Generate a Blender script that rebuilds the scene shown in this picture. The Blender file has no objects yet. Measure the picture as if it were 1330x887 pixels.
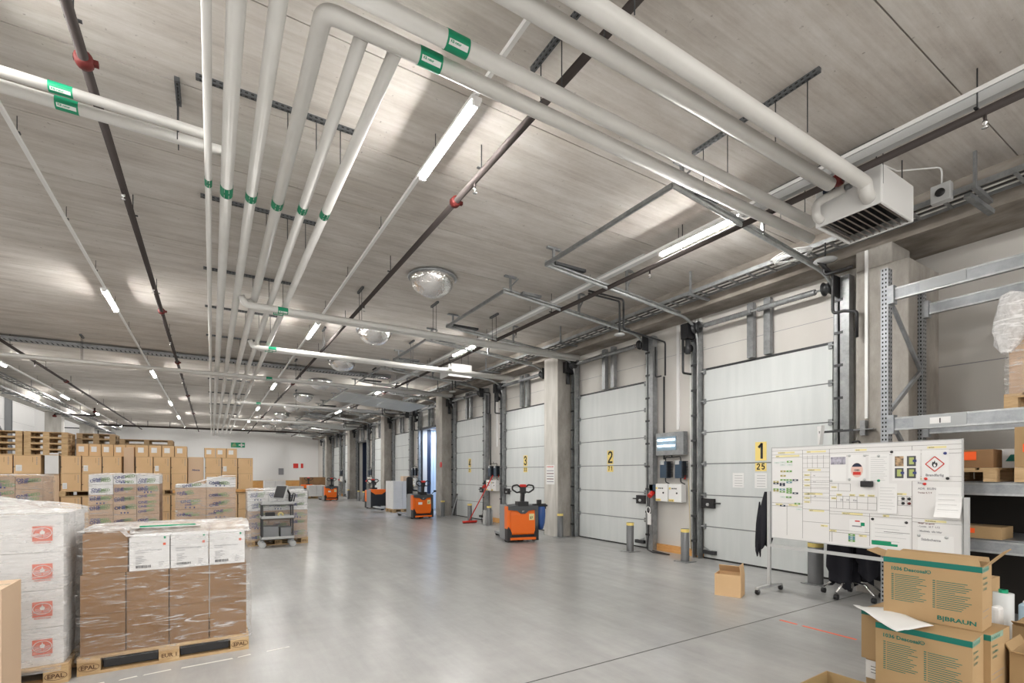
import bpy, math, random
from math import sin, cos, pi, radians, atan2, hypot, sqrt
from mathutils import Vector, Matrix, noise
random.seed(11)
SC = bpy.context.scene
COL = SC.collection
V = Vector

# ---------------------------------------------------------------- camera solution (metres, pixels of the 1330x887 frame)
FPX, CX, HY, CAMH = 636.0, 665.0, 615.0, 1.61
YAW = math.atan(390 / 636.0)
SN, CS = sin(YAW), cos(YAW)
def ray(px, py):
    r = (px - CX) / FPX
    return (r * CS + SN, CS - r * SN, (HY - py) / FPX)
def onX(px, py, x):
    a, b, u = ray(px, py); d = x / a
    return V((x, b * d, CAMH + u * d))
def onY(px, py, y):
    a, b, u = ray(px, py); d = y / b
    return V((a * d, y, CAMH + u * d))
def onZ(px, py, z=0.0):
    a, b, u = ray(px, py); d = (z - CAMH) / u
    return V((a * d, b * d, z))

# ---------------------------------------------------------------- materials
MATS = {}
def mat(name, color=(.5, .5, .5), rough=.5, metal=0., spec=.5, build=None, alpha=None):
    if name in MATS: return MATS[name]
    m = bpy.data.materials.new(name); m.use_nodes = True
    nt = m.node_tree; b = nt.nodes['Principled BSDF']
    b.inputs['Base Color'].default_value = (*color, 1)
    b.inputs['Roughness'].default_value = rough
    b.inputs['Metallic'].default_value = metal
    b.inputs['Specular IOR Level'].default_value = spec
    if build: build(nt, b)
    MATS[name] = m
    return m
def N(nt, t, **kw):
    n = nt.nodes.new(t)
    for k, v in kw.items():
        if k in n.inputs: n.inputs[k].default_value = v
        else: setattr(n, k, v)
    return n
def coords(nt, scale=(1, 1, 1), kind='Object', rot=(0, 0, 0)):
    tc = N(nt, 'ShaderNodeTexCoord'); mp = N(nt, 'ShaderNodeMapping')
    mp.inputs['Scale'].default_value = scale; mp.inputs['Rotation'].default_value = rot
    nt.links.new(tc.outputs[kind], mp.inputs['Vector']); return mp.outputs[0]
def noise_fac(nt, vec, scale, detail=4, rough=.55, dist=0.):
    n = N(nt, 'ShaderNodeTexNoise'); n.inputs['Scale'].default_value = scale
    n.inputs['Detail'].default_value = detail; n.inputs['Roughness'].default_value = rough
    n.inputs['Distortion'].default_value = dist
    nt.links.new(vec, n.inputs['Vector']); return n.outputs['Fac']
def ramp(nt, fac, stops):
    r = N(nt, 'ShaderNodeValToRGB'); e = r.color_ramp.elements
    while len(e) < len(stops): e.new(.5)
    for i, (p, c) in enumerate(stops):
        e[i].position = p
        e[i].color = (*c, 1) if len(c) == 3 else c
    nt.links.new(fac, r.inputs[0]); return r.outputs[0]
def mixc(nt, fac, a, b, mode='MIX'):
    n = N(nt, 'ShaderNodeMix'); n.data_type = 'RGBA'; n.blend_type = mode
    if isinstance(fac, (int, float)): n.inputs[0].default_value = fac
    else: nt.links.new(fac, n.inputs[0])
    for i, s in ((6, a), (7, b)):
        if isinstance(s, tuple): n.inputs[i].default_value = (*s, 1)
        else: nt.links.new(s, n.inputs[i])
    return n.outputs[2]
def bump(nt, b, fac, strength=.2, dist=.02):
    n = N(nt, 'ShaderNodeBump'); n.inputs['Strength'].default_value = strength; n.inputs['Distance'].default_value = dist
    nt.links.new(fac, n.inputs['Height']); nt.links.new(n.outputs[0], b.inputs['Normal'])
def g(c): return (c, c, c)

def two_tone(c1, c2, scale=(1, 1, 1), ns=4., lo=.35, hi=.65, rough=None, bs=0., bd=.01, detail=5):
    def f(nt, b):
        v = coords(nt, scale); fa = noise_fac(nt, v, ns, detail)
        nt.links.new(ramp(nt, fa, [(lo, c1), (hi, c2)]), b.inputs['Base Color'])
        if rough:
            nt.links.new(ramp(nt, fa, [(lo, g(rough[0])), (hi, g(rough[1]))]), b.inputs['Roughness'])
        if bs: bump(nt, b, fa, bs, bd)
    return f
def ceiling_nodes(nt, b):
    v = coords(nt, (.22, 2.6, .3)); st = noise_fac(nt, v, 2.2, 7, .68)
    v2 = coords(nt, (.05, 7.5, 1)); fine = noise_fac(nt, v2, 3.2, 4, .6)
    v3 = coords(nt, (.8, 2.2, 1)); bl = noise_fac(nt, v3, 1.3, 9, .75)
    v4 = coords(nt, (1, 1, 1)); sp = noise_fac(nt, v4, 22, 2, .5)
    a = ramp(nt, st, [(.2, (.47, .438, .402)), (.5, (.57, .535, .495)), (.8, (.64, .605, .565))])
    c = mixc(nt, .3, a, ramp(nt, fine, [(.35, g(.38)), (.62, g(.62))]), 'OVERLAY')
    c = mixc(nt, .6, c, ramp(nt, bl, [(.28, g(.30)), (.68, g(.66))]), 'OVERLAY')
    c = mixc(nt, ramp(nt, sp, [(.2, g(.55)), (.3, g(0.))]), c, (.12, .105, .09))
    nt.links.new(c, b.inputs['Base Color']); bump(nt, b, bl, .12, .008)
def floor_nodes(nt, b):
    v = coords(nt); a = noise_fac(nt, v, .3, 5, .5, 0.); f = noise_fac(nt, v, 3.5, 8, .7); s = noise_fac(nt, coords(nt, (1.6, .18, 1)), 1.3, 6, .7)
    c = ramp(nt, a, [(.25, (.37, .372, .367)), (.55, (.44, .438, .43)), (.8, (.49, .484, .47))])
    c = mixc(nt, .25, c, ramp(nt, f, [(.3, g(.38)), (.7, g(.62))]), 'OVERLAY')
    c = mixc(nt, .28, c, ramp(nt, s, [(.35, g(.32)), (.7, g(.68))]), 'OVERLAY')
    sc_ = noise_fac(nt, coords(nt, (2.5, .3, 1), rot=(0, 0, .5)), 2.0, 8, .75)
    c = mixc(nt, ramp(nt, sc_, [(.45, g(0.)), (.8, g(.22))]), c, (.36, .36, .355))
    nt.links.new(c, b.inputs['Base Color'])
    b.inputs['Roughness'].default_value = .27
def column_nodes(nt, b):
    a = noise_fac(nt, coords(nt, (2.2, 2.2, .9)), 1.6, 8, .7); c = noise_fac(nt, coords(nt), 1.7, 5, .6)
    k = ramp(nt, a, [(.3, (.27, .25, .22)), (.7, (.46, .435, .40))])
    nt.links.new(mixc(nt, .5, k, ramp(nt, c, [(.3, g(.36)), (.7, g(.6))]), 'OVERLAY'), b.inputs['Base Color']); bump(nt, b, a, .15, .01)
def galv_nodes(c1=(.36, .38, .39), c2=(.62, .64, .64)):
    def f(nt, b):
        a = noise_fac(nt, coords(nt), 7, 6, .7)
        nt.links.new(ramp(nt, a, [(.3, c1), (.7, c2)]), b.inputs['Base Color'])
        nt.links.new(ramp(nt, a, [(.3, g(.32)), (.7, g(.5))]), b.inputs['Roughness'])
    return f
def wood_nodes(c1, c2):
    def f(nt, b):
        a = noise_fac(nt, coords(nt, (1.2, 1.2, 9)), 3.5, 6, .6, 1.0); k = noise_fac(nt, coords(nt), 2.3, 3)
        c = ramp(nt, a, [(.3, c1), (.7, c2)])
        nt.links.new(mixc(nt, .4, c, ramp(nt, k, [(.3, g(.36)), (.7, g(.62))]), 'OVERLAY'), b.inputs['Base Color'])
    return f
def film_nodes(lo, hi, sc=(1, 1, 1), amax=.7, tint=(.93, .93, .93)):
    def f(nt, b):
        v = coords(nt, (sc[0], sc[1], sc[2])); a = noise_fac(nt, v, 3.2, 7, .62, 2.2)
        v2 = coords(nt, (1.1, 1.1, 11), rot=(.1, .26, 0)); s = noise_fac(nt, v2, 2.4, 6, .65, .8)
        m = mixc(nt, .5, a, s)
        base = ramp(nt, a, [(.35, g(lo)), (.62, g(hi))])
        v3 = coords(nt, (1.3, 1.3, 10), rot=(-.1, .3, 0)); q = noise_fac(nt, v3, 2.2, 8, .7, 1.5)
        lines = ramp(nt, q, [(.53, g(0.)), (.60, g(amax * .45)), (.68, g(amax))])
        al = mixc(nt, 1.0, base, lines, 'ADD')
        b.inputs['Base Color'].default_value = (*tint, 1)
        nt.links.new(al, b.inputs['Alpha']); bump(nt, b, m, .8, .05)
    return f

M_CEIL = mat('ceiling_concrete', rough=.95, spec=.1, build=ceiling_nodes)
M_FLOOR = mat('floor_concrete', rough=.4, spec=.45, build=floor_nodes)
M_COL = mat('column_concrete', rough=.85, build=column_nodes)
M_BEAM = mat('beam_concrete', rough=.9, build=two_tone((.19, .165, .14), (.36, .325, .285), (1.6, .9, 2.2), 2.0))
M_COLW = mat('pale_concrete', rough=.8, build=two_tone((.5, .48, .44), (.66, .64, .6), (3, 3, .5), 2))
M_WALL = mat('white_wall_panel', rough=.5, build=two_tone((.58, .555, .52), (.66, .64, .605), (1, .5, .3), 1.4))
M_WHITE = mat('white_paint', (.8, .8, .79), .45)
M_DOOR = mat('door_panel_white', rough=.42, build=two_tone((.60, .63, .625), (.66, .685, .68), (1, 3, .3), 2))
M_BACK = mat('back_wall_white', (.82, .82, .815), .55)
M_PIPE = mat('pipe_jacket', rough=.42, build=two_tone((.64, .63, .60), (.70, .69, .665), (1, 1, 1), 2))
M_SEAM = mat('pipe_seam', (.36, .33, .29), .6)
M_GREEN = mat('green_marker', (.0, .27, .13), .5)
M_TEAL = mat('teal_print', (.0, .15, .115), .5)
M_BROWNP = mat('brown_pipe', (.055, .045, .042), .65, spec=.3)
M_RED = mat('red_coupling', (.12, .016, .014), .6, spec=.3)
M_REDB = mat('bright_red', (.62, .03, .02), .45)
M_GALV = mat('galvanised', metal=.75, build=galv_nodes())
M_GALVD = mat('galvanised_dull', metal=.45, build=galv_nodes((.19, .2, .205), (.36, .37, .375)))
M_STEEL = mat('steel_rack', metal=.5, build=galv_nodes((.27, .29, .31), (.45, .47, .49)))
M_CHROME = mat('chrome', (.8, .8, .8), .18, 1.)
M_DARK = mat('dark_steel', (.045, .047, .05), .45, .3)
M_BLACK = mat('black_plastic', (.014, .014, .016), .45)
M_RUBBER = mat('rubber', (.02, .02, .02), .8)
M_HOLE = mat('dark_slot', (.012, .012, .012), .9)
M_GREY = mat('grey_paint', (.25, .26, .27), .5)
M_LGREY = mat('light_grey_paint', (.5, .51, .51), .45)
M_ORANGE = mat('orange_paint', (.88, .16, .008), .35)
M_TRUCKGREY = mat('truck_grey', (.075, .08, .085), .5)
M_CARD = mat('cardboard', rough=.75, build=two_tone((.22, .12, .052), (.28, .158, .073), (1, 1, 1), 1.6))
M_CARDL = mat('cardboard_tan', rough=.75, build=two_tone((.37, .245, .118), (.44, .295, .15), (1, 1, 1), 1.2))
M_CARDG = mat('cardboard_gold', rough=.75, build=two_tone((.66, .44, .235), (.72, .49, .275), (1, 1, 1), 1.4))
M_CARDIN = mat('cardboard_inside', (.30, .19, .10), .8)
M_CARDP = mat('cardboard_pale', (.66, .49, .34), .75)
M_CARDW = mat('white_carton', rough=.6, build=two_tone((.70, .70, .70), (.77, .77, .77), (1, 1, 1), 2))
M_WOOD = mat('pallet_wood', rough=.8, build=wood_nodes((.42, .27, .13), (.64, .46, .26)))
M_WOODD = mat('pallet_wood_grey', rough=.85, build=wood_nodes((.32, .22, .12), (.48, .36, .22)))
M_PLY = mat('orange_board', rough=.7, build=wood_nodes((.62, .30, .09), (.75, .42, .15)))
M_PAPER = mat('paper', (.80, .80, .79), .7)
M_INK = mat('ink', (.03, .03, .035), .7)
M_INKG = mat('grey_ink', (.28, .28, .3), .7)
M_TAPE = mat('clear_tape', (.62, .48, .32), .25)
M_YEL = mat('yellow_sign', (.86, .68, .22), .5)
M_YELM = mat('yellow_strip', (.80, .72, .36), .5)
M_BOARD = mat('whiteboard', (.78, .775, .765), .22)
M_LINE = mat('board_line', (.16, .15, .14), .5)
M_NAVY = mat('navy', (.012, .022, .055), .5)
M_NAVYP = mat('navy_print', (.035, .05, .19), .5)
M_LIMEP = mat('lime_print', (.22, .34, .16), .5)
M_FLUO = mat('orange_label', (1.0, .13, .02), .6)
M_ORP = mat('red_orange_print', (.68, .085, .02), .6)
M_CLOTH = mat('black_cloth', (.012, .012, .018), .95)
M_BLUEBAG = mat('blue_plastic', (.03, .09, .30), .35)
M_BLUE = mat('blue_grey_plastic', (.03, .06, .10), .4)
M_MIRROR = mat('dome_mirror', (.86, .85, .84), .04, 1., build=lambda nt, b: bump(nt, b, noise_fac(nt, coords(nt), 4.5, 4, .6, .5), .7, .06))
M_FILM = mat('stretch_film', (.9, .9, .9), .22, build=film_nodes(.03, .10, (1.0, 1.0, 5), .55))
M_FILMT = mat('stretch_film_top', (.9, .9, .9), .22, build=film_nodes(.30, .55, (1.5, 1.5, 3), .85))
M_FILMW = mat('stretch_film_milky', (.9, .9, .9), .22, build=film_nodes(.14, .26, (.8, .8, 3), .3))
M_FILMD = mat('loose_film', (.9, .9, .9), .22, build=film_nodes(.5, .75, (3, 3, 3), .92))
M_ORLINE = mat('floor_line_orange', (.80, .14, .07), .6)
M_WHLINE = mat('floor_line_white', (.72, .71, .66), .6)
M_JOINT = mat('floor_joint', (.09, .088, .082), .8)
def emis(name, col, s):
    m = bpy.data.materials.new(name); m.use_nodes = True; b = m.node_tree.nodes['Principled BSDF']
    b.inputs['Base Color'].default_value = (*col, 1); b.inputs['Emission Color'].default_value = (*col, 1); b.inputs['Emission Strength'].default_value = s
    return m
M_LAMP = emis('lamp_tube', (1.0, .975, .94), 115.)
M_DOCKL = emis('dock_tube', (.8, .9, 1.0), 5.)
M_GLASS = mat('smoke_glass', (.55, .65, .75), .1, .0)

# ---------------------------------------------------------------- mesh builder
_txt = {}
def text_shape(s):
    if s in _txt: return _txt[s]
    cu = bpy.data.curves.new('t', 'FONT'); cu.body = s; cu.size = 1.0; cu.resolution_u = 2; cu.offset = .028
    o = bpy.data.objects.new('t', cu); COL.objects.link(o)
    me = bpy.data.meshes.new_from_object(o)
    vs = [(v.co.x, v.co.y) for v in me.vertices]; fs = [tuple(p.vertices) for p in me.polygons]
    bpy.data.objects.remove(o); bpy.data.curves.remove(cu); bpy.data.meshes.remove(me)
    w = max((v[0] for v in vs), default=0) - min((v[0] for v in vs), default=0); x0 = min((v[0] for v in vs), default=0)
    _txt[s] = ([(x - x0, y) for x, y in vs], fs, w); return _txt[s]

class MB:
    def __init__(s): s.v = []; s.f = []; s.m = []; s.sm = []; s.mats = []
    def mi(s, m):
        if m not in s.mats: s.mats.append(m)
        return s.mats.index(m)
    def add(s, vs, fs, m, smooth=False):
        b = len(s.v); s.v += [V(x) for x in vs]; k = s.mi(m)
        for f in fs: s.f.append(tuple(b + i for i in f)); s.m.append(k); s.sm.append(smooth)
        return s
    def box(s, x0, x1, y0, y1, z0, z1, m, T=None):
        vs = [V((x, y, z)) for z in (z0, z1) for y in (y0, y1) for x in (x0, x1)]
        if T is not None: vs = [T @ v for v in vs]
        return s.add(vs, [(0, 2, 3, 1), (4, 5, 7, 6), (0, 1, 5, 4), (2, 6, 7, 3), (0, 4, 6, 2), (1, 3, 7, 5)], m)
    def bar(s, p, q, w, h, m, up=(0, 0, 1)):
        p, q = V(p), V(q); d = (q - p).normalized(); up = V(up)
        if abs(d.dot(up)) > .98: up = V((1, 0, 0))
        a = d.cross(up).normalized() * (w / 2); b = a.cross(d).normalized() * (h / 2)
        vs = [p - a - b, p + a - b, p - a + b, p + a + b, q - a - b, q + a - b, q - a + b, q + a + b]
        return s.add(vs, [(0, 2, 3, 1), (4, 5, 7, 6), (0, 1, 5, 4), (2, 6, 7, 3), (0, 4, 6, 2), (1, 3, 7, 5)], m)
    def tube(s, pts, r, m, n=10, smooth=True, caps=True, sec=None):
        pts = [V(p) for p in pts]; k = len(pts); rs = r if isinstance(r, (list, tuple)) else [r] * k
        t0 = (pts[1] - pts[0]).normalized(); ref = V((0, 0, 1)) if abs(t0.z) < .9 else V((0, 1, 0))
        u = t0.cross(ref).normalized(); vs = []
        for i, p in enumerate(pts):
            if i == 0: t = t0
            elif i == k - 1: t = (pts[-1] - pts[-2]).normalized()
            else:
                t = (pts[i + 1] - pts[i]).normalized() + (pts[i] - pts[i - 1]).normalized()
                t = t.normalized() if t.length > 1e-6 else (pts[i] - pts[i - 1]).normalized()
            u = (u - t * u.dot(t)).normalized(); w = t.cross(u)
            sc = 1.
            if 0 < i < k - 1:
                c = t.dot((pts[i] - pts[i - 1]).normalized()); sc = 1 / max(c, .5)
            for j in range(n):
                a = 2 * pi * j / n
                vs.append(p + (u * cos(a) + w * sin(a)) * rs[i])
        fs = [(i * n + j, i * n + (j + 1) % n, (i + 1) * n + (j + 1) % n, (i + 1) * n + j) for i in range(k - 1) for j in range(n)]
        s.add(vs, fs, m, smooth)
        if caps:
            b = len(s.v) - len(vs); kk = s.mi(m)
            s.f.append(tuple(b + j for j in reversed(range(n)))); s.m.append(kk); s.sm.append(False)
            s.f.append(tuple(b + (k - 1) * n + j for j in range(n))); s.m.append(kk); s.sm.append(False)
        return s
    def lathe(s, prof, c, m, n=24, axis='Z', smooth=True, a0=0, a1=2 * pi):
        c = V(c); vs = []; full = abs(a1 - a0 - 2 * pi) < 1e-6; nn = n if full else n + 1
        for r, h in prof:
            for j in range(nn):
                a = a0 + (a1 - a0) * j / n
                p = V((r * cos(a), r * sin(a), h))
                if axis == 'X': p = V((p.z, p.x, p.y))
                if axis == 'Y': p = V((p.x, p.z, p.y))
                vs.append(c + p)
        k = len(prof)
        fs = [(i * nn + j, i * nn + (j + 1) % nn, (i + 1) * nn + (j + 1) % nn, (i + 1) * nn + j) for i in range(k - 1) for j in range(nn if full else n)]
        return s.add(vs, fs, m, smooth)
    def quad(s, a, b, c, d, m): return s.add([a, b, c, d], [(0, 1, 2, 3)], m)
    def poly(s, pts, m): return s.add(pts, [tuple(range(len(pts)))], m)
    def prism(s, pts, ext, m):
        """closed outline pts (3-D, planar) pushed along ext"""
        pts = [V(p) for p in pts]; e = V(ext); n = len(pts)
        return s.add(pts + [p + e for p in pts], [tuple(reversed(range(n))), tuple(range(n, 2 * n))] + [(i, (i + 1) % n, n + (i + 1) % n, n + i) for i in range(n)], m)
    def text(s, t, o, u, v, size, m, align='L', wide=1.):
        vs, fs, w = text_shape(t); o, u, v = V(o), V(u).normalized(), V(v).normalized()
        off = {'L': 0, 'C': -w / 2, 'R': -w}[align]
        return s.add([o + u * ((x + off) * size * wide) + v * (y * size) for x, y in vs], fs, m)
    def stroke(s, pts, o, u, v, size, w, m):
        o, u, v = V(o), V(u), V(v); nn = u.cross(v).normalized()
        P = [o + u * (x * size) + v * (y * size) for x, y in pts]
        for a, b in zip(P[:-1], P[1:]):
            d = (b - a).normalized(); sd = d.cross(nn) * w / 2; e = d * w * .3
            s.add([a - e - sd, b + e - sd, b + e + sd, a - e + sd], [(0, 1, 2, 3)], m)
        return s
    def rect(s, o, u, v, x0, x1, y0, y1, m):
        o, u, v = V(o), V(u), V(v)
        return s.add([o + u * x0 + v * y0, o + u * x1 + v * y0, o + u * x1 + v * y1, o + u * x0 + v * y1], [(0, 1, 2, 3)], m)
    def xf(s, T):
        s.v = [T @ v for v in s.v]; return s
    def build(s, name, parent=None, local=False, bevel=0.):
        me = bpy.data.meshes.new(name)
        vs = s.v
        if parent is not None and not local:
            P = world_of(parent).inverted(); vs = [P @ v for v in vs]
        me.from_pydata([tuple(v) for v in vs], [], s.f)
        for m in s.mats: me.materials.append(m)
        me.polygons.foreach_set('material_index', s.m); me.polygons.foreach_set('use_smooth', s.sm)
        me.update()
        o = bpy.data.objects.new(name, me); COL.objects.link(o)
        if parent is not None: o.parent = parent
        if bevel:
            md = o.modifiers.new('bevel', 'BEVEL'); md.width = bevel; md.segments = 2; md.limit_method = 'ANGLE'
        return o
def world_of(o):
    m = Matrix.LocRotScale(o.location, o.rotation_euler, o.scale)
    return world_of(o.parent) @ m if o.parent else m
def tag(o, label=None, cat=None, group=None, kind=None):
    if label: o['label'] = label
    if cat: o['category'] = cat
    if group: o['group'] = group
    if kind: o['kind'] = kind
    return o
def thing(name, label, cat, loc=(0, 0, 0), rz=0., group=None):
    o = bpy.data.objects.new(name, None); COL.objects.link(o); o.empty_display_size = .1
    o.location = loc; o.rotation_euler = (0, 0, rz)
    return tag(o, label, cat, group)
def kids(o): return [c for c in bpy.data.objects if c.parent is o]
def copy_tree(o, parent=None, loc=None, rz=None, label=None, group=None):
    c = o.copy(); COL.objects.link(c)
    if parent is not None: c.parent = parent
    for ch in kids(o): copy_tree(ch, c)
    if loc is not None: c.location = loc
    if rz is not None: c.rotation_euler = (0, 0, rz)
    if label: c['label'] = label
    if group: c['group'] = group
    return c
def struct(o): o['kind'] = 'structure'; return o
def fillet(pts, R, n=6):
    pts = [V(p) for p in pts]; out = [pts[0]]
    for i in range(1, len(pts) - 1):
        a, b, c = pts[i - 1], pts[i], pts[i + 1]
        d1 = (a - b).normalized(); d2 = (c - b).normalized()
        ang = d1.angle(d2)
        if ang > pi - .02: out.append(b); continue
        t = min(R / math.tan(ang / 2), (a - b).length * .48, (c - b).length * .48)
        p1 = b + d1 * t; p2 = b + d2 * t
        for k in range(n + 1):
            f = k / n
            out.append((1 - f) ** 2 * p1 + 2 * (1 - f) * f * b + f * f * p2)
    out.append(pts[-1]); return out
def nz(x, y, z, s=1.): return noise.noise(V((x * s, y * s, z * s)))
DIG = {'1': [[(.12, .78), (.32, 1), (.32, 0)]],
       '2': [[(.02, .78), (.08, .94), (.25, 1), (.42, .94), (.48, .76), (.42, .56), (.05, .12), (.02, 0), (.5, 0)]],
       '3': [[(.02, .8), (.1, .95), (.25, 1), (.42, .92), (.46, .75), (.38, .56), (.2, .52)], [(.2, .52), (.4, .46), (.48, .26), (.4, .06), (.24, 0), (.08, .05), (.0, .2)]],
       '4': [[(.38, 0), (.38, 1), (.0, .26), (.52, .26)]],
       '5': [[(.46, 1), (.08, 1), (.04, .52), (.22, .62), (.4, .56), (.48, .32), (.4, .08), (.22, 0), (.02, .1)]],
       '7': [[(.0, 1), (.48, 1), (.2, 0)]]}
def digits(m, s, o, u, v, size, w, mt, gap=.75):
    n = len(s); o = V(o); u = V(u); x0 = -((n - 1) * gap + .5) / 2 * size
    for i, ch in enumerate(s):
        for st in DIG[ch]: m.stroke(st, o + u * (x0 + i * gap * size), u, v, size, w, mt)
ORD = ['first', 'second', 'third', 'fourth', 'fifth', 'sixth', 'seventh', 'eighth', 'ninth', 'tenth', 'eleventh', 'twelfth', 'thirteenth']
ZC = 5.10; YN, YF = -7.5, 46.0; XB = 7.55; XD = 8.0
PITCH = 7.35
A_Y = [4.9 + PITCH * k for k in range(6)]; B_Y = [8.6 + PITCH * k for k in range(5)]
DOORS = sorted(A_Y + B_Y); OPEN = (A_Y[2], B_Y[3]); DW = 1.15; DH = 3.57
# ---- floor
m = MB(); m.box(-10.5, 13.0, YN, YF + .3, -.25, 0, M_FLOOR); struct(m.build('floor'))
# joints and painted lines on the floor are real inlays / paint films a millimetre proud
m = MB()
for y in (3.15,): m.box(1.9, 7.5, y - .006, y + .006, 0, .0012, M_JOINT)
for y in (17.6, 32.3): m.box(-3, 7.4, y - .008, y + .008, 0, .0012, M_JOINT)
pass
o = m.build('floor_joint'); struct(o)
m = MB()
random.seed(5)
y = 1.2
while y < 3.05:
    l = random.uniform(.25, .6); m.box(5.31, 5.345, y, min(y + l, 3.05), 0, .0014, M_ORLINE); y += l + random.uniform(.01, .06)
for x0, x1, ya, yb in ((-.62, -.5, 4.84, 4.85), (-.47, -.28, 4.86, 4.87), (-.22, .16, 4.87, 4.885), (.19, .3, 4.9, 4.91), (-.85, -.7, 4.83, 4.838), (.42, .62, 4.93, 4.94)):
    m.add([(x0, ya, .0014), (x1, ya + .02, .0014), (x1 - .01, yb + .035, .0014), (x0 + .01, yb + .01, .0014)], [(0, 1, 2, 3)], M_WHLINE)
struct(m.build('floor_marking'))
# ---- ceiling of precast planks, 1.2 m wide, laid across the hall, open joints between them
m = MB(); m.box(-7.0, 9.0, YN, YF + .3, ZC + .03, ZC + .35, M_CEIL)
y = .48 - 1.2 * 7
while y < YF:
    m.box(-7.0, 8.75, max(y + .006, YN), min(y + 1.194, YF), ZC, ZC + .06, M_CEIL); y += 1.2
struct(m.build('ceiling'))
m = MB(); m.box(-10.6, -7.0, YN, YF + .3, 8.0, 8.2, M_BACK); struct(m.build('roof_high_bay'))
# ---- walls
def wall_with_openings(name, x0, x1, openings):
    m = MB(); y = 3.3
    for c in openings:
        m.box(x0, x1, y, c - DW, 0, ZC + .3, M_WALL); m.box(x0, x1, c - DW, c + DW, DH, ZC + .3, M_WALL); y = c + DW
    m.box(x0, x1, y, YF, 0, ZC + .3, M_WALL)
    for z in (3.98,):   # panel joints
        for c in DOORS: m.box(x0 - .002, x0, c - 1.2, c + 1.2, z, z + .008, M_INKG)
    for z in (2.02, 4.02):
        for k in range(6):
            c = 6.75 + PITCH * k; m.box(x0 - .002, x0, c - .7, c + .7, z, z + .006, M_INKG)
    return struct(m.build(name))
wall_with_openings('wall_right', 8.05, 8.25, OPEN)
m = MB(); m.box(8.46, 8.6, YN, 3.3, 0, ZC + .3, M_WALL); m.box(8.05, 8.46, 3.28, 3.3, 0, ZC + .3, M_WALL)
for z in (1.9, 3.05): m.box(8.455, 8.46, YN, 3.28, z, z + .01, M_INKG)
struct(m.build('wall_right_near'))
m = MB(); m.box(-10.5, 8.3, YF, YF + .2, 0, 8.1, M_BACK)
for i in range(16): m.box(-10 + i * 1.2, -9.985 + i * 1.2, YF - .003, YF, 0, 8, M_PAPER)
struct(m.build('wall_back'))
m = MB(); m.box(-3.2, 8.0, YF - .04, YF, .03, .98, M_PLY); m.box(-3.2, 8.0, YF - .06, YF, .98, 1.03, M_WOOD); struct(m.build('baseboard_back'))
m = MB(); m.box(-10.6, -10.4, YN, YF, 0, 8.1, M_BACK)
for z in (2.4, 3.6, 4.8, 6.0): m.box(-10.4, -10.395, YN, YF, z, z + .015, M_LGREY)
struct(m.build('wall_left'))
# ---- concrete frame
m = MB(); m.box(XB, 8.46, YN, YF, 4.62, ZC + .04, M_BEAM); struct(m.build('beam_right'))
m = MB(); m.box(-6.95, -6.28, YN, YF, 4.6, ZC + .04, M_COLW); struct(m.build('beam_left'))
for k in range(-1, 6):
    y = 10.0 + PITCH * k
    m = MB(); m.box(7.5, 8.05 if k >= 0 else 8.46, y, y + .6, 0, 4.62 if k >= 0 else 4.35, M_COL)
    if k == 0: m.box(7.497, 7.5, y + .01, y + .59, 0.0, 4.6, M_COLW)
    if k < 0: m.box(7.5, 8.05, y + .18, y + .6, 4.35, 4.62, M_COL)
    struct(m.build('concrete_column', bevel=.015))
for y in (10.0, 32.0, 39.35):
    m = MB(); m.box(-6.9, -6.28, y, y + .6, 0, 4.6, M_COLW); struct(m.build('concrete_column', bevel=.015))
# left bay steelwork: posts and braces against the far left wall
for i, y in enumerate((26.0, 33.0, 40.3)):
    t = thing('steel_post', ['grey steel post on the left wall nearest the camera', 'grey steel post on the left wall with two braces', 'grey steel post on the left wall near the back corner'][i], 'steel post', (-10.25, y, 0), 0, 'steel posts along the left wall')
    m = MB(); m.box(-10.395, -10.12, y - .14, y - .12, 0, 8, M_GREY); m.box(-10.395, -10.12, y + .12, y + .14, 0, 8, M_GREY); m.box(-10.28, -10.25, y - .12, y + .12, 0, 8, M_GREY); m.build('post', t)
    
    if y < 39: m = MB(); m.bar((-10.2, y + .1, 3.2), (-10.2, y + 6.6, 7.0), .09, .09, M_GREY); m.build('brace', t)
    m = MB(); m.bar((-10.2, y - .1, 3.2), (-10.2, y - 5.0, 6.4), .09, .09, M_GREY); m.build('brace', t)

# ---- doors (leaf, bottom seal, rollers, number plate)
SIGNS = {0: ('1', '25'), 1: ('2', '71'), 2: ('3', '33'), 3: ('4', '21')}
def leaf_mb(z0=0.02, h=DH - .02, n=6):
    m = MB(); s = h / n
    for i in range(n):
        za, zb = z0 + i * s, z0 + (i + 1) * s
        m.box(-.045, 0, -DW + .02, DW - .02, za + .010, zb - .010, M_DOOR)
        m.box(-.03, 0, -DW + .02, DW - .02, zb - .011, zb + .011, M_GREY)
    return m
def hinge_mb(s, z):
    m = MB(); y = s * (DW - .04)
    m.box(-.075, -.045, y - .03, y + .03, z - .045, z + .045, M_GALVD); m.tube([(-.085, y, z), (-.085, y + s * .1, z)], .012, M_GALV, 8)
    m.lathe([(.0, -.015), (.024, -.015), (.024, .015), (0, .015)], (-.085, y + s * .09, z), M_PAPER, 10, 'Y'); return m
dproto = None
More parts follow.
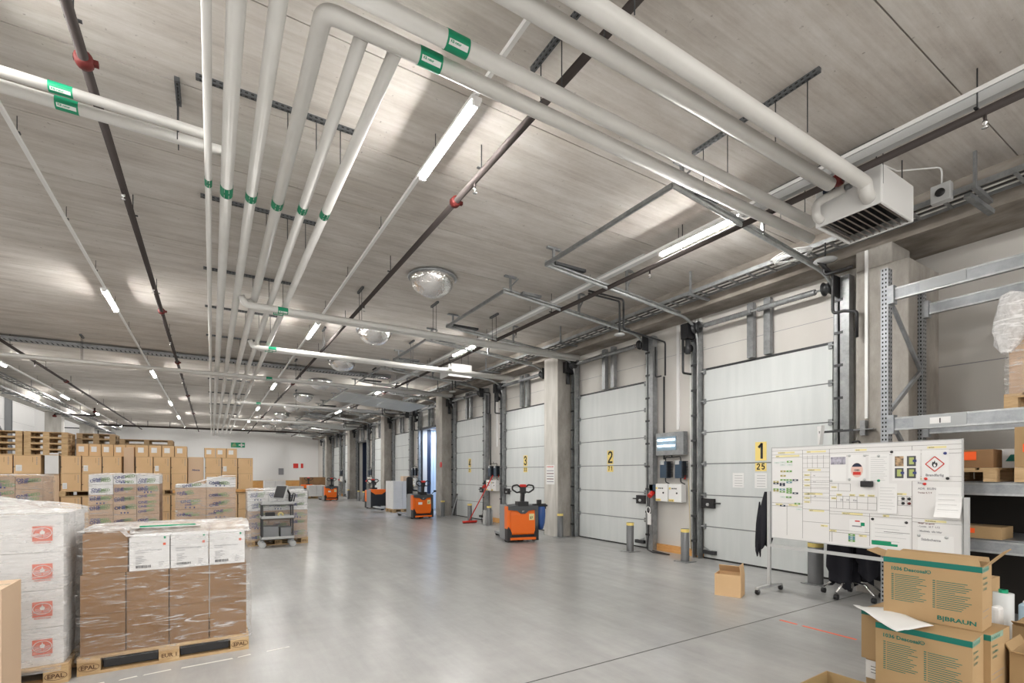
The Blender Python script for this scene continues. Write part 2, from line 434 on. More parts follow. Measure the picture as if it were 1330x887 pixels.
for i, y in enumerate(DOORS):
    opened = y in OPEN
    t = bpy.data.objects.new(f'door_{i+1}', None); COL.objects.link(t); t.location = (8.03, y, 0); struct(t)
    if not opened:
        leaf_mb().build('door_leaf', t, True)
        m = MB(); m.box(-.04, 0, -DW, DW, 0, .035, M_RUBBER); m.box(-.05, -.01, -DW, DW, DH - .01, DH + .03, M_DARK); m.build('door_seal', t, True)
        for s in (-1, 1):
            for k in range(1, 7):
                z = .02 + k * (DH - .02) / 6 - (.03 if k == 6 else 0)
                if i < 4 or k in (2, 4): hinge_mb(s, z).build('hinge', t, True)
        s = 1 if i % 2 == 0 else -1   # latch on the side next to the control boxes
        m = MB(); m.box(-.11, -.045, min(s * .88, s * 1.14), max(s * .88, s * 1.14), .96, 1.14, M_BLACK); m.tube([(-.08, s * .88, 1.06), (-.08, s * .76, 1.06)], .014, M_DARK, 8)
        m.lathe([(0, 0), (.03, 0), (.03, .02), (0, .02)], (-.13, s * 1.0, 1.03), M_LGREY, 10, 'X'); m.build('latch', t, True)
        m = MB(); m.box(-.12, -.05, min(s * .85, s * 1.1), max(s * .85, s * 1.1), .1, .17, M_DARK); m.tube([(-.09, s * .86, .13), (-.09, s * 1.1, .22)], .012, M_GALV, 8); m.build('bottom_bracket', t, True)
        if i in SIGNS:
            a, b = SIGNS[i]; m = MB(); z0 = 1.81
            m.box(-.049, -.0455, -.10, .10, z0 + .02, z0 + .34, M_YEL); digits(m, a, (-.0505, 0, z0 + .065), (0, -1, 0), (0, 0, 1), .24, .042, M_INK)
            m.box(-.049, -.0455, -.10, .10, z0 - .16, z0 - .02, M_YEL); digits(m, b, (-.0505, 0, z0 - .125), (0, -1, 0), (0, 0, 1), .09, .018, M_INK, .95)
            m.build('number_sign', t, True)
        if i == 0:
            for yy in (.42, 0.0):
                m = MB(); m.box(-.048, -.0455, yy - .11, yy + .11, 1.36, 1.62, M_PAPER)
                for q in range(5): m.box(-.0485, -.048, yy - .08, yy + .07, 1.39 + q * .045, 1.396 + q * .045, M_INKG)
                m.build('notice', t, True)
    else:
        # parked leaf lying on the horizontal tracks, last section hanging at the lintel
        m = MB()
        for k in range(6):
            a = V((-.62 - k * .55, 0, 4.33 + k * .045)); b = V((-.62 - (k + 1) * .55 + .012, 0, 4.33 + (k + 1) * .045))
            m.bar(a, b, 2 * DW - .06, .045, M_DOOR)
        m.build('door_leaf', t, True)
        m = MB(); m.box(-.12, .0, -DW, DW, DH - .03, DH + .06, M_DARK)
        for s in (-1, 1): m.box(-.05, .0, s * DW - .04, s * DW + .04, 0, DH, M_DARK)
        m.build('door_seal', t, True)

# dock shelter and trailer seen through the two open doors
m = MB(); y = A_Y[2]
m.box(8.252, 8.42, y + DW + .02, y + DW + .15, 0, 3.7, M_NAVY); m.box(8.252, 8.9, y - DW - .15, y - DW - .02, 0, 3.7, M_NAVY); m.box(8.252, 8.9, y - DW - .15, y + DW + .15, 3.62, 3.8, M_NAVY)
mb = mat('trailer_blue_white', (.62, .72, .84), .4); m.box(8.42, 8.9, y + DW + .06, y + DW + .15, 0, 3.6, mb)
for k in range(4): m.box(8.45 + k * .12, 8.50 + k * .12, y + DW + .02, y + DW + .06, 0, 3.6, mb)
tag(m.build('dock_shelter'), 'dark dock shelter curtains around the open loading door', 'dock shelter', kind='thing')
m = MB()
for k in range(13): m.box(8.95 + .0, 11.9, y + 1.22, y + 1.27, .0, 3.4, mb) if k == 0 else m.box(8.95 + k * .24, 9.07 + k * .24, y + 1.19, y + 1.22, .05, 3.3, mb)
m.box(8.95, 11.9, y - 1.27, y - 1.22, 0, 3.4, mb); m.box(11.9, 12, y - 1.27, y + 1.27, 0, 3.4, mb); m.box(8.95, 12, y - 1.27, y + 1.27, 3.4, 3.45, mb); m.box(8.252, 12, y - 1.27, y + 1.27, -.02, .02, M_GREY)
for k in range(9): m.box(11.86, 11.9, y - 1.1 + k * .27, y - .98 + k * .27, .05, 3.3, mb)
tag(m.build('trailer'), 'blue-white ribbed trailer interior beyond the open loading door', 'trailer', kind='thing')
ld = bpy.data.lights.new('daylight', 'AREA'); ld.shape = 'RECTANGLE'; ld.size = .5; ld.size_y = 1.9; ld.energy = 60; ld.color = (.68, .80, 1.0)
lo = bpy.data.objects.new('daylight', ld); COL.objects.link(lo); lo.location = (8.75, y - .1, 3.55); lo.rotation_euler = (0, 0, 0)
y = B_Y[3]; m = MB()
m.box(8.252, 9.6, y + DW, y + DW + .1, 0, 3.8, M_NAVY); m.box(8.252, 9.6, y - DW - .1, y - DW, 0, 3.8, M_NAVY); m.box(8.252, 9.6, y - DW, y + DW, 3.6, 3.7, M_NAVY)
m.box(9.6, 9.7, y - DW - .1, y + DW + .1, 2.0, 3.8, M_NAVY); m.box(9.6, 9.7, y - DW - .1, y + DW + .1, 0, 2.0, mat('olive_panel', (.33, .38, .27), .6)); m.box(8.252, 9.7, y - DW, y + DW, -.02, .02, M_GREY)
tag(m.build('dock_shelter'), 'dark dock shelter with olive panel in the far open doorway', 'dock shelter', kind='thing')

# ---- door tracks: uprights, curved rails, horizontal rails, rear bar, spring shaft, hangers
def track_proto():
    t = thing('door_track', 'x', 'door track')
    for s in (-1, 1):
        y = s * (DW + .06)
        m = MB(); m.box(-.14, -.0, y - .045 * 1, y - .035, 0, 4.5, M_GALVD); m.box(-.01, 0.0, y - .045, y + .07, 0, 4.5, M_GALVD)
        m.box(-.14, -.0, min(y + s * .08, y + s * (.2 if s < 0 else .10)), max(y + s * .08, y + s * (.2 if s < 0 else .10)), 0, 4.5, M_GALVD)
        for k in range(9): m.box(-.145, -.13, y + s * .0, y + s * .12, .3 + k * .48, .34 + k * .48, M_DARK)
        m.build('upright', t, True)
        m = MB(); p = fillet([(-.09, y, .05), (-.09, y, 4.5), (-3.65, y, 4.80)], .55, 8)
        m.tube(p, .027, M_GALV, 8)
        m.tube([(x - .0, yy, z + .055) for x, yy, z in [tuple(q) for q in p[-2:]]], .02, M_GALV, 6); m.build('rail', t, True)
        for x in (-3.5, -1.95):
            zt = 4.5 + (-x - .09) / 3.56 * .3
            m = MB(); m.bar((x, y, zt + .02), (x, y, ZC), .035, .035, M_GALVD); m.bar((x - .12, y, ZC - .02), (x + .12, y, ZC - .02), .05, .03, M_GALVD)
            m.bar((x, y, zt + .12), (x + .16, y, ZC - .02), .02, .02, M_GALVD); m.build('hanger', t, True)
        m = MB(); m.lathe([(0, -.05), (.1, -.05), (.1, -.035), (.075, -.03), (.075, .04), (.1, .045), (.1, .06), (0, .06)], (-.2, s * (DW - .0), 4.36), M_DARK, 16, 'Y'); m.box(-.3, 0, s * (DW + .12) - .01, s * (DW + .12) + .01, 4.2, 4.5, M_DARK); m.build('cable_drum', t, True)
    m = MB(); m.bar((-3.65, -DW - .06, 4.80), (-3.65, DW + .06, 4.80), .04, .05, M_GALVD); m.build('rear_bar', t, True)
    m = MB(); m.box(-3.3, -2.9, -DW - .16, -DW - .06, 4.80, 4.84, M_GALVD); m.build('spring_bumper', t, True)
    m = MB(); m.box(-3.5, -2.9, DW + .0, DW + .12, 4.83, 4.87, M_DARK); m.build('spring_bumper', t, True)
    m = MB(); m.tube([(-.2, -DW, 4.36), (-.2, DW, 4.36)], .016, M_GALV, 8)
    def coil(y0, y1):
        n = 46; m.tube([(-.2 + .045 * 0, y0 + (y1 - y0) * i / n, 4.36) for i in range(n + 1)], [.047 if i % 2 else .040 for i in range(n + 1)], M_GALVD, 12)
    coil(-.98, -.06); coil(.06, .98); m.build('spring_shaft', t, True)
    m = MB()
    for yy in (-.2, .1): m.box(-.06, 0, yy, yy + .11, DH + .04, 4.55, M_GALVD); m.box(-.09, -.06, yy + .0, yy + .11, DH + .04, 4.55, M_GALVD)
    m.build('spring_bracket', t, True)
    m = MB(); m.box(-.34, -.12, DW + .1, DW + .26, 4.18, 4.46, M_BLACK); m.tube([(-.23, DW + .18, 4.18), (-.23, DW + .18, 3.9)], .05, M_DARK, 10); m.build('door_motor', t, True)
    return t
wherelab = ['above the door numbered 1', 'above the door numbered 2', 'above the door numbered 3', 'above the door numbered 4', 'over the open door with blue light behind', 'just beyond the blue-lit open door', 'between the blue-lit and the dark open door', 'over the far open door with dark opening', 'first beyond the dark open door', 'second beyond the dark open door', 'furthest, next to the back wall']
tp = None
for i, y in enumerate(DOORS):
    lab = 'galvanised door track with curved rails ' + wherelab[i]
    if tp is None: tp = track_proto(); tp.location = (8.0, y, 0); tp['label'] = lab; tp['group'] = 'door tracks along the dock wall'
    else: copy_tree(tp, loc=(8.0, y, 0), label=lab)

# ---- camera
cd = bpy.data.cameras.new('camera'); cam = bpy.data.objects.new('camera', cd); COL.objects.link(cam)
cam.location = (0, 0, CAMH); cam.rotation_euler = (pi / 2, 0, -YAW); cd.sensor_width = 36; cd.lens = FPX / 1330 * 36
cd.shift_y = (HY - 443.5) / 1330; cd.clip_start = .05; cd.clip_end = 200; SC.camera = cam
SC.view_settings.view_transform = 'Standard'; SC.view_settings.look = 'None'; SC.view_settings.gamma = 1; SC.view_settings.use_curve_mapping = False
SC.view_settings.exposure = 1.14
w = bpy.data.worlds.new('world'); SC.world = w; w.use_nodes = True; w.node_tree.nodes['Background'].inputs[0].default_value = (1, .97, .93, 1); w.node_tree.nodes['Background'].inputs[1].default_value = 1.2
SC.cycles.use_light_tree = True; SC.cycles.max_bounces = 8; SC.cycles.diffuse_bounces = 5; SC.cycles.transparent_max_bounces = 16
SC.cycles.caustics_reflective = False; SC.cycles.caustics_refractive = False; SC.cycles.sample_clamp_indirect = 6; SC.cycles.blur_glossy = 1.0
SC.cycles.use_denoising = True
# ---------------------------------------------------------------- light rows
def lamp_row(x, ys, zone, rail_w, names):
    t = thing('light_rail', f'long white lighting rail hung below the ceiling {zone}', 'lighting rail', (x, 0, 4.9), 0, 'lighting rails')
    m = MB(); m.box(x - rail_w / 2, x + rail_w / 2, YN, YF - .5, 4.89, 4.93, M_WHITE); m.build('rail', t)
    m = MB(); y = -1.0
    m2 = MB()
    while y < YF - 1: m2.tube([(x, y, 4.93), (x, y, ZC)], .004, M_DARK, 5); m2.box(x - .025, x + .025, y - .02, y + .02, 4.93, 4.945, M_DARK); y += 1.9
    m2.build('suspension_wire', t)
    for y, nm in zip(ys, names):
        l = thing('ceiling_light', f'glowing white LED strip light {nm}', 'strip light', (x, y, 4.85), 0, 'LED strip lights on the lighting rails')
        m = MB(); m.box(-.05, .05, -.66, .66, .0, .035, M_WHITE); m.box(-.034, .034, -.66, -.625, -.034, .0, M_WHITE); m.box(-.034, .034, .625, .66, -.034, .0, M_WHITE); m.build('housing', l, True)
        m = MB(); m.prism([(.036 * cos(a), -.62, -.001 - .036 * sin(a)) for a in [pi * k / 10 for k in range(11)]], (0, 1.24, 0), M_LAMP); m.build('diffuser', l, True)
lamp_row(1.96, [-10 + 7.55 * 0 + 6.6, 4.44, 11.87, 20.1, 27.35, 34.1, 41.6], 'right of the row of grey pipes', .036,
         ['behind the camera in the centre row', 'nearest and largest in the picture, below the white pipes', 'in the centre row under the first crossing pipe pair', 'third along the centre row', 'fourth along the centre row', 'fifth along the centre row', 'last along the centre row'])
lamp_row(-1.62, [-3.2, 4.3, 11.77, 19.6, 27.35, 33.9, 41.6], 'left of the row of grey pipes', .032,
         ['behind the camera in the row left of the pipes', 'beside the camera in the row left of the pipes', 'brightest one left of the vertical bundle of pipes', 'second of the row left of the pipe bundle', 'third of the row left of the pipe bundle', 'fourth of the row left of the pipe bundle', 'last of the row left of the pipe bundle'])
lamp_row(5.66, [-3.0, 4.38, 11.65, 19.1, 26.6, 34.5, 41.6], 'closest to the loading doors', .10,
         ['behind the camera in the dock door row', 'above the track of door 1, cut by a white pipe', 'in front of the door numbered 3 near the roof', 'over the open dock door', 'small and far over the sixth dock door', 'very far in the dock door row', 'farthest in the dock door row'])
lamp_row(-5.3, [-3, 4.4, 12.2, 19.9, 27.5, 34.1, 42.0], 'along the dark left ceiling beam', .06,
         ['behind the camera by the left beam', 'abreast of the camera by the left beam', 'just outside the frame by the left beam', 'at the left edge of the picture by the left beam', 'second along the left beam', 'third along the left beam', 'last along the left beam before the back wall'])
# grey duct-like side of the dock rail
m = MB(); m.box(5.60, 5.72, 5.3, YF - 1, 4.93, 4.955, M_LGREY); m.box(5.62, 5.70, -1.5, 3.7, 4.80, 4.885, M_LGREY); tag(m.build('cable_trunking'), 'pale grey cable trunking on the rail nearest the doors', 'cable trunking')
# ---------------------------------------------------------------- mirror domes
dl = ['nearest and largest', 'second from the front', 'third from the front', 'fourth from the front', 'fifth from the front', 'sixth from the front', 'seventh from the front', 'eighth from the front', 'farthest']
dp = None
for i, (x, y) in enumerate([(3.32, 8.1), (3.36, 11.85), (3.40, 15.45), (3.45, 19.3), (3.45, 23.2), (3.45, 27.0), (3.47, 31.0), (3.47, 34.8), (3.45, 38.6)]):
    lab = 'silvery hemispherical mirror dome on the ceiling, ' + dl[i]
    if dp is None:
        dp = thing('mirror_dome', lab, 'mirror dome', (x, y, ZC), 0, 'mirror domes on the ceiling')
        m = MB(); m.lathe([(.39 * cos(a), -.06 - .32 * sin(a)) for a in [pi / 2 * k / 14 for k in range(14)]] + [(.001, -.38)], (0, 0, 0), M_MIRROR, 40); m.build('dome', dp, True)
        m = MB(); m.lathe([(.30, -.0), (.42, -.02), (.43, -.05), (.42, -.065), (.385, -.06)], (0, 0, 0), M_GALVD, 40); m.build('rim', dp, True)
    else: copy_tree(dp, loc=(x, y, ZC), label=lab)
# ---------------------------------------------------------------- insulated pipes
def band(m, a, b, r, w=.1, n=16, txt=True):
    """green marker sleeve centred between a and b along the pipe"""
    a, b = V(a), V(b); d = (b - a).normalized(); c = (a + b) / 2
    m.tube([c - d * w / 2, c + d * w / 2], r + .003, M_GREEN, n, caps=False)
def marker(pipe, p, d, r, w, label_face=True):
    m = MB(); p, d = V(p), V(d).normalized()
    m.tube([p - d * w / 2, p + d * w / 2], r + .003, M_GREEN, 20, caps=False)
    # white paper arrow on the lower near side of the sleeve
    side = V((0, -1, 0)) if abs(d.x) > .5 else V((0, 0, -1)) ; dn = V((0, 0, -1)) if abs(d.x) > .5 else V((0, -1, 0))
    if abs(d.x) > .5:
        for k, (aa, ab) in enumerate(((118, 133), (133, 150))):
            va = [(radians(q)) for q in (aa, ab)]
            rr = r + .0045
            pts = [p + d * sx * w * .42 + (V((0, -1, 0)) * sin(q) + V((0, 0, 1)) * cos(q)) * rr for sx, q in ((-1, va[0]), (1, va[0]), (1, va[1]), (-1, va[1]))]
            m.poly(pts, M_PAPER)
        q = radians(125); nn = (V((0, -1, 0)) * sin(q) + V((0, 0, 1)) * cos(q))
        vv = V((0, -1, 0)) * cos(q) * 1. + V((0, 0, 1)) * -sin(q)
        m.text('KB retur', p + nn * (r + .006) - d * w * .36 + vv * .012, d, -vv, .022, M_GREEN)
    else:
        rr = r + .0045
        for s_ in (-.28, .28):
            q = [radians(-22), radians(22)]
            pts = [p + d * (s_ * w + e * w * .17) + (V((0, 0, -1)) * cos(a) + V((1, 0, 0)) * sin(a)) * rr for e, a in ((-1, q[0]), (1, q[0]), (1, q[1]), (-1, q[1]))]
            m.poly(pts, M_PAPER)
            m.text('KB', p + d * (s_ * w - w * .12) + V((-.012, 0, -rr - .002)), (0, 1, 0), (1, 0, 0), .025, M_GREEN)
    m.build('marker_sleeve', pipe)
def pipe(label, pts, r, R=.2, marks=(), group='insulated pipes', mt=M_PIPE, n=20, seams=True):
    path = fillet(pts, R, 8) if len(pts) > 2 else [V(p) for p in pts]
    m = MB(); m.tube(path, r, mt, n); o = m.build('insulated_pipe')
    o['label'] = label; o['category'] = 'pipe'; o['group'] = group
    root = o
    if False:
        m = MB()
        for a, b in zip(pts[:-1], pts[1:]):
            a, b = V(a), V(b); L = (b - a).length; d = (b - a) / max(L, 1e-6); k = 1.0
            while k < L - .2:
                m.tube([a + d * (k - .004), a + d * (k + .004)], r + .0012, M_SEAM, n, caps=False); k += 1.0
        if m.f: m.build('joint_tape', root)
    for p, d, w in marks: marker(root, p, d, r, w)
    return root
ZP = 4.60
def MY(px, py): return onZ(px, py, 4.55).y
G1 = 'grey insulated pipes running along the hall'
pipe('thinnest insulated pipe, leftmost of the bundle running along the hall', [(-.03, -3, ZP), (-.03, 44.5, ZP)], .031, marks=[((-.03, MY(268, 241), ZP), (0, 1, 0), .14)], group=G1)
pipe('thick insulated pipe, second from the left of the bundle along the hall', [(.135, -3, ZP), (.12, 44.5, ZP)], .057, marks=[((.133, MY(296, 252), ZP), (0, 1, 0), .2)], group=G1)
pipe('thick insulated pipe, third from the left of the bundle along the hall', [(.365, -3, ZP), (.34, 44.5, ZP)], .054, marks=[((.363, MY(327, 260), ZP), (0, 1, 0), .15)], group=G1)
pipe('insulated pipe bending from the hall bundle towards the ceiling heater, lower of the pair', [(.62, 42, ZP), (.62, 3.33, ZP), (7.0 - .5, 3.33, ZP)], .058, .09, marks=[((.62, MY(356, 268), ZP), (0, 1, 0), .15), ((1.34, 3.33, ZP), (1, 0, 0), .17)], group=G1)
pipe('insulated pipe, fifth of the hall bundle, branching off the bent pipe', [(.875, 3.37, ZP), (.88, 42, ZP)], .048, marks=[((.876, MY(386, 274), ZP), (0, 1, 0), .15)], group=G1)
pipe('insulated pipe, rightmost of the bundle running along the hall', [(1.11, 3.37, ZP), (1.14, 42, ZP)], .048, marks=[((1.112, MY(414, 281), ZP), (0, 1, 0), .15)], group=G1)
G2 = 'white insulated pipes crossing towards the ceiling heater'
pipe('insulated crossing pipe with a green sleeve, upper of the pair beside the bend', [(-.2, 3.13, ZP + .02), (6.15, 3.13, ZP + .02)], .059, marks=[((1.46, 3.13, ZP + .02), (1, 0, 0), .17)], group=G2)
pipe('thick crossing pipe ending behind the ceiling heater', [(-1, 2.63, ZP), (5.45, 2.60, ZP)], .064, group=G2)
pipe('thick crossing pipe bending down into the top of the ceiling heater', [(-1, 2.40, ZP), (5.74, 2.40, ZP), (5.76, 2.40, 4.50), (5.9, 2.42, 4.49)], .066, .1, group=G2)
G3 = 'insulated pipes crossing the hall on the left'
pipe('insulated pipe at the upper left with green sleeve, nearer of the pair', [(-6, 5.24, 4.69), (-.02, 5.24, 4.69)], .040, marks=[((-1.03, 5.24, 4.69), (1, 0, 0), .15)], group=G3)
pipe('insulated pipe at the upper left with green sleeve, further of the pair', [(-6, 5.44, 4.69), (.10, 5.44, 4.69)], .049, marks=[((-1.03, 5.44, 4.69), (1, 0, 0), .15)], group=G3)
ZQ = 4.43
def pair(y, x0, x1, r, who, mk):
    gq = 'insulated pipe pairs crossing to the dock doors'
    for i, dy in enumerate((0, .13)):
        pipe(f'{who}, {"nearer" if i == 0 else "further"} pipe of the pair', [(x0 + .12 * i, y + dy + .0, ZP - .03), (x0 + .06 + .12 * i, y + dy, ZQ - .0), (x1, y + dy, ZQ - .02 * i)], r, .08, marks=[((mk - .06 * i, y + dy, ZQ), (1, 0, 0), .16)] if mk else (), group=gq)
pair(9.30, .42, 7.6, .052, 'insulated crossing pipe under the second ceiling lamp', 1.05)
pair(12.30, .72, 7.6, .05, 'insulated crossing pipe at the second mirror dome', 1.17)
pair(16.15, -5.9, 7.4, .045, 'full-width insulated crossing pipe left and right of the bundle', 1.45)
pair(22.1, .8, 7.4, .045, 'insulated crossing pipe beyond the fourth mirror dome', 1.6)
pair(29.2, .8, 7.4, .045, 'insulated crossing pipe far down the hall', 0)
# ---------------------------------------------------------------- strut hangers above the pipes
def strut(label, a, b, drops, zt=ZC, zb=ZP):
    t = thing('pipe_hanger', label, 'pipe hanger', (a[0], a[1], zt), 0, 'slotted strut pipe hangers')
    m = MB(); m.bar((a[0], a[1], zt - .02), (b[0], b[1], zt - .02), .041, .041, mat('strut_dark', (.10, .105, .11), .5, .4))
    d = V((b[0] - a[0], b[1] - a[1], 0)); L = d.length; d.normalize(); k = .04; nrm = V((d.y, -d.x, 0))
    while k < L - .03: 
        p = V((a[0], a[1], zt - .0412)) + d * k; m.bar(p - d * .012, p + d * .012, .012, .002, M_HOLE)
        for s in (-1, 1): q = V((a[0], a[1], zt - .02)) + d * k + nrm * s * .0208; m.bar(q - d * .012, q + d * .012, .002, .012, M_HOLE)
        k += .05
    m.build('strut_channel', t)
    for f in drops:
        p = V((a[0], a[1], 0)) + d * L * f; m = MB(); m.tube([(p.x, p.y, zb), (p.x, p.y, zt - .03)], .005, M_DARK, 5); m.build('threaded_rod', t)
for i, y in enumerate([onZ(*q, 5.08).y for q in ((355, 135), (330, 271), (320, 358), (318, 405), (310, 440), (308, 468))] + [21.0, 24.5, 28.5, 33.0]):
    strut(f'dark slotted strut across the pipe bundle, {ORD[i]} from the camera', (-.12, y), (1.3, y), (.08, .2, .35, .52, .7, .86))
for i, x in enumerate((2.35, 4.45, 5.9)):
    strut(f'slotted strut above the crossing pipes, {["nearest the big lamp", "over the middle of the pipes", "beside the ceiling heater"][i]}', (x, 2.2), (x, 3.5), (.08, .3, .68, .9))
for i, (x, y) in enumerate(((2.4, 9.35), (3.9, 9.35), (5.3, 9.35), (2.3, 12.35), (4.5, 12.35), (2.2, 16.2), (4.6, 16.2), (-2.8, 16.2), (onZ(233, 140, 5.08).x, 5.34), (3.0, 22.1))):
    strut(f'short strut with two rods holding a crossing pipe pair, {ORD[i]} such hanger', (x, y - .13), (x, y + .22), (.25, .75), zb=ZQ if y > 6 else ZP)
# ---------------------------------------------------------------- sprinkler pipes
def sprinkler(label, x, y0, y1, z, coups, heads, r=.038):
    t = thing('sprinkler_pipe', label, 'sprinkler pipe', (x, y0, z), 0, 'brown sprinkler pipes')
    m = MB(); m.tube([(x, y0, z), (x, y1, z)], r, M_BROWNP, 14); m.build('pipe', t)
    for c in coups:
        m = MB(); m.lathe([(r, -.045), (r + .022, -.04), (r + .026, -.01), (r + .026, .01), (r + .022, .04), (r, .045)], (x, c, z), M_RED, 14, 'Y')
        for s in (-1, 1): m.box(x + s * (r + .015) - .012, x + s * (r + .015) + .025 * s + .012, c - .02, c + .02, z - .018, z + .018, M_RED)
        m.build('coupling', t)
    for h in heads:
        m = MB(); m.tube([(x, h, z - r), (x, h, z - r - .05)], .012, M_BROWNP, 8); m.lathe([(.0, -.05), (.02, -.05), (.02, -.07), (.006, -.08), (.006, -.1), (.026, -.105), (0, -.108)], (x, h, z - r), M_CHROME, 10); m.build('sprinkler_head', t)
    y = 1.5
    while y < y1:
        m = MB(); m.box(x - .05, x + .05, y - .012, y + .012, z + r, z + r + .012, M_DARK); m.tube([(x, y, z + r), (x, y, ZC - .002)], .006, M_DARK, 5); m.build('pipe_clip', t); y += 3.1
sprinkler('brown sprinkler pipe between the two right-hand light rows', 2.44, -2, 44, 4.80, (5.25, 18.9, 31), (4.75, 9.3, 13.5, 17.0, 22), .036)
sprinkler('brown sprinkler pipe near the left of the pipe bundle', -.84, -2, 44, 4.80, (4.95, 11.8, 17.0, 24, 31), (6.9, 10.2, 14.1, 20), .036)
sprinkler('brown sprinkler pipe in front of the left beam', -4.3, 10, 44, 4.80, (16.0, 22.5), (19, 25, 28), .036)
sprinkler('brown sprinkler pipe following the light rail by the doors', 5.62, -1.5, 44, 4.70, (2.6, 18.5), (1.45, 5.2, 9.0, 12.4), .036)
m = MB(); m.tube([(-6.1, 40, 4.7), (7.4, 40, 4.7)], .06, M_BROWNP, 12); 
for x in (-5.2, -3.6, -2.4, 4.0): m.tube([(x, 40.15, 4.7), (x, 40.15, ZC)], .02, M_DARK, 6)
tag(m.build('sprinkler_main'), 'dark sprinkler main crossing the far end of the ceiling', 'sprinkler pipe')
# galvanised tray across the ceiling at the first far column line
m = MB(); m.box(-6.2, 5.4, 17.0, 17.3, 4.99, 5.0, M_GALVD); m.box(-6.2, 5.4, 16.99, 17.0, 4.98, 5.05, M_GALVD); m.box(-6.2, 5.4, 17.3, 17.31, 4.98, 5.05, M_GALVD)
for k in range(116): m.box(-6.15 + k * .1, -6.12 + k * .1, 17.05, 17.25, 4.988, 4.99, M_HOLE)
tag(m.build('cable_tray'), 'perforated grey cable tray crossing the whole ceiling', 'cable tray')
# ---------------------------------------------------------------- cable ladder by the doors
def ladder(label, x0, x1, y0, y1, z, step, cables, group):
    t = thing('cable_ladder', label, 'cable ladder', ((x0 + x1) / 2, y0, z), 0, group)
    m = MB()
    for x in (x0, x1): m.box(x - .008, x + .008, y0, y1, z, z + .06, M_GALVD)
    y = y0
    while y < y1: m.box(x0, x1, y - .015, y + .015, z, z + .02, M_GALVD); y += step
    m.build('ladder_frame', t)
    for i in range(cables):
        x = x0 + .05 + (x1 - x0 - .1) * i / max(cables - 1, 1); m = MB(); pts = []
        y = y0
        while y <= y1: pts.append((x + .012 * nz(i * 3.1, y, 0), y, z + .03 + .006 * nz(i, y, 5))); y += 1.0
        m.tube(pts, .009, M_PAPER if i % 2 == 0 else M_DARK, 6); m.build('cable', t)
    return t
t = ladder('galvanised cable ladder with white cables in front of the dock beam', 7.08, 7.42, -2, 45, 4.72, .3, 5, 'cable ladders')
for y in (1.9, 5.6, 9.3, 13, 16.7, 20.4, 24.1, 27.8, 31.5, 35.2):
    m = MB(); m.bar((7.0, y, 4.70), (7.55, y, 4.70), .04, .04, M_GALVD); m.bar((7.05, y, 4.70), (7.05, y, ZC), .03, .03, M_GALVD); m.build('bracket', t)
t = ladder('cable ladder hung beside the left concrete beam', -6.2, -5.9, 4, 45, 4.45, .5, 4, 'cable ladders')
t2 = ladder('second cable ladder tight under the left ceiling edge', -5.85, -5.6, 4, 45, 4.72, .5, 3, 'cable ladders')
for y in range(8, 44, 4):
    m = MB(); m.bar((-6.28, y, 4.43), (-5.85, y, 4.43), .04, .04, M_GALVD); m.build('bracket', t)
    m = MB(); m.bar((-5.75, y + 1, 4.72), (-5.75, y + 1, ZC), .02, .02, M_GALVD); m.build('hanger', t2)
m = MB(); m.tube(fillet([(-6.5, 31.85, 4.35), (-6.5, 31.85, 4.62 - .1), (-5.0, 31.85, 4.5), (-5.0, 31.85, 4.9)], .08), .04, M_BROWNP, 10); m.lathe([(.04, -.05), (.08, -.04), (.08, .04), (.04, .05)], (-6.5, 31.85, 4.4), M_RED, 12); m.lathe([(.04, -.05), (.08, -.04), (.08, .04), (.04, .05)], (-5.0, 31.85, 4.7), M_RED, 12)
tag(m.build('sprinkler_branch'), 'brown pipe with red couplings wrapping the top of the left column', 'sprinkler pipe')
# ---------------------------------------------------------------- black drop pipes next to every dock pillar
for k in range(5):
    y = 6.95 + PITCH * k; t = thing('drop_pipe', f'pair of thin black pipes dropping from the ceiling, {["between doors 1 and 2", "between doors 3 and 4", "past the blue-lit open door", "before the dark open door", "farthest down the wall"][k]}', 'drop pipe', (6.9, y, 4.3), 0, 'black drop pipes by the dock doors')
    m = MB(); m.tube(fillet([(5.66, y - .3, 4.78), (6.4, y - .3, 4.78), (6.4, y - .3, 4.18)], .05), .018, M_DARK, 8); m.build('pipe', t)
    m = MB(); m.tube(fillet([(5.66, y - .3, 4.83), (6.5, y - .3, 4.83), (6.5, y - .3, 4.28), (7.85, y - .1, 4.28), (7.85, y - .1, 3.6)], .06), .018, M_DARK, 8); m.lathe([(0, .02), (.09, .0), (.1, -.02), (0, -.03)], (6.4, y - .3, 4.18), M_LGREY, 14); m.build('pipe', t)
    m = MB(); m.tube(fillet([(7.9, y + .2, 4.25), (7.9, y + .2, 3.62), (7.9, y + .05, 3.62)], .05), .016, M_DARK, 8); m.tube([(7.93, y + .0, 3.6), (7.93, y + .0, 1.9)], .02, M_DARK, 8); m.build('pipe', t)
    t = thing('drop_pipe', f'black hooked pipe on the wall {["beside door 1", "beside door 3", "beside the blue-lit open door", "beside the seventh door", "beside the ninth door"][k]}', 'drop pipe', (7.9, y - .85, 4.2), 0, 'black drop pipes by the dock doors')
    m = MB(); m.tube(fillet([(7.75, y - .62, 4.3), (7.75, y - .62, 3.55), (7.98, y - .62, 3.55)], .04), .022, M_DARK, 8); m.lathe([(0, -.07), (.07, -.07), (.07, .07), (0, .07)], (7.8, y - .7, 4.0), M_BLACK, 12, 'Y'); m.build('pipe', t)
m = MB(); p = [(7.55, 3.55, 4.42), (7.55, 3.42, 4.42)]
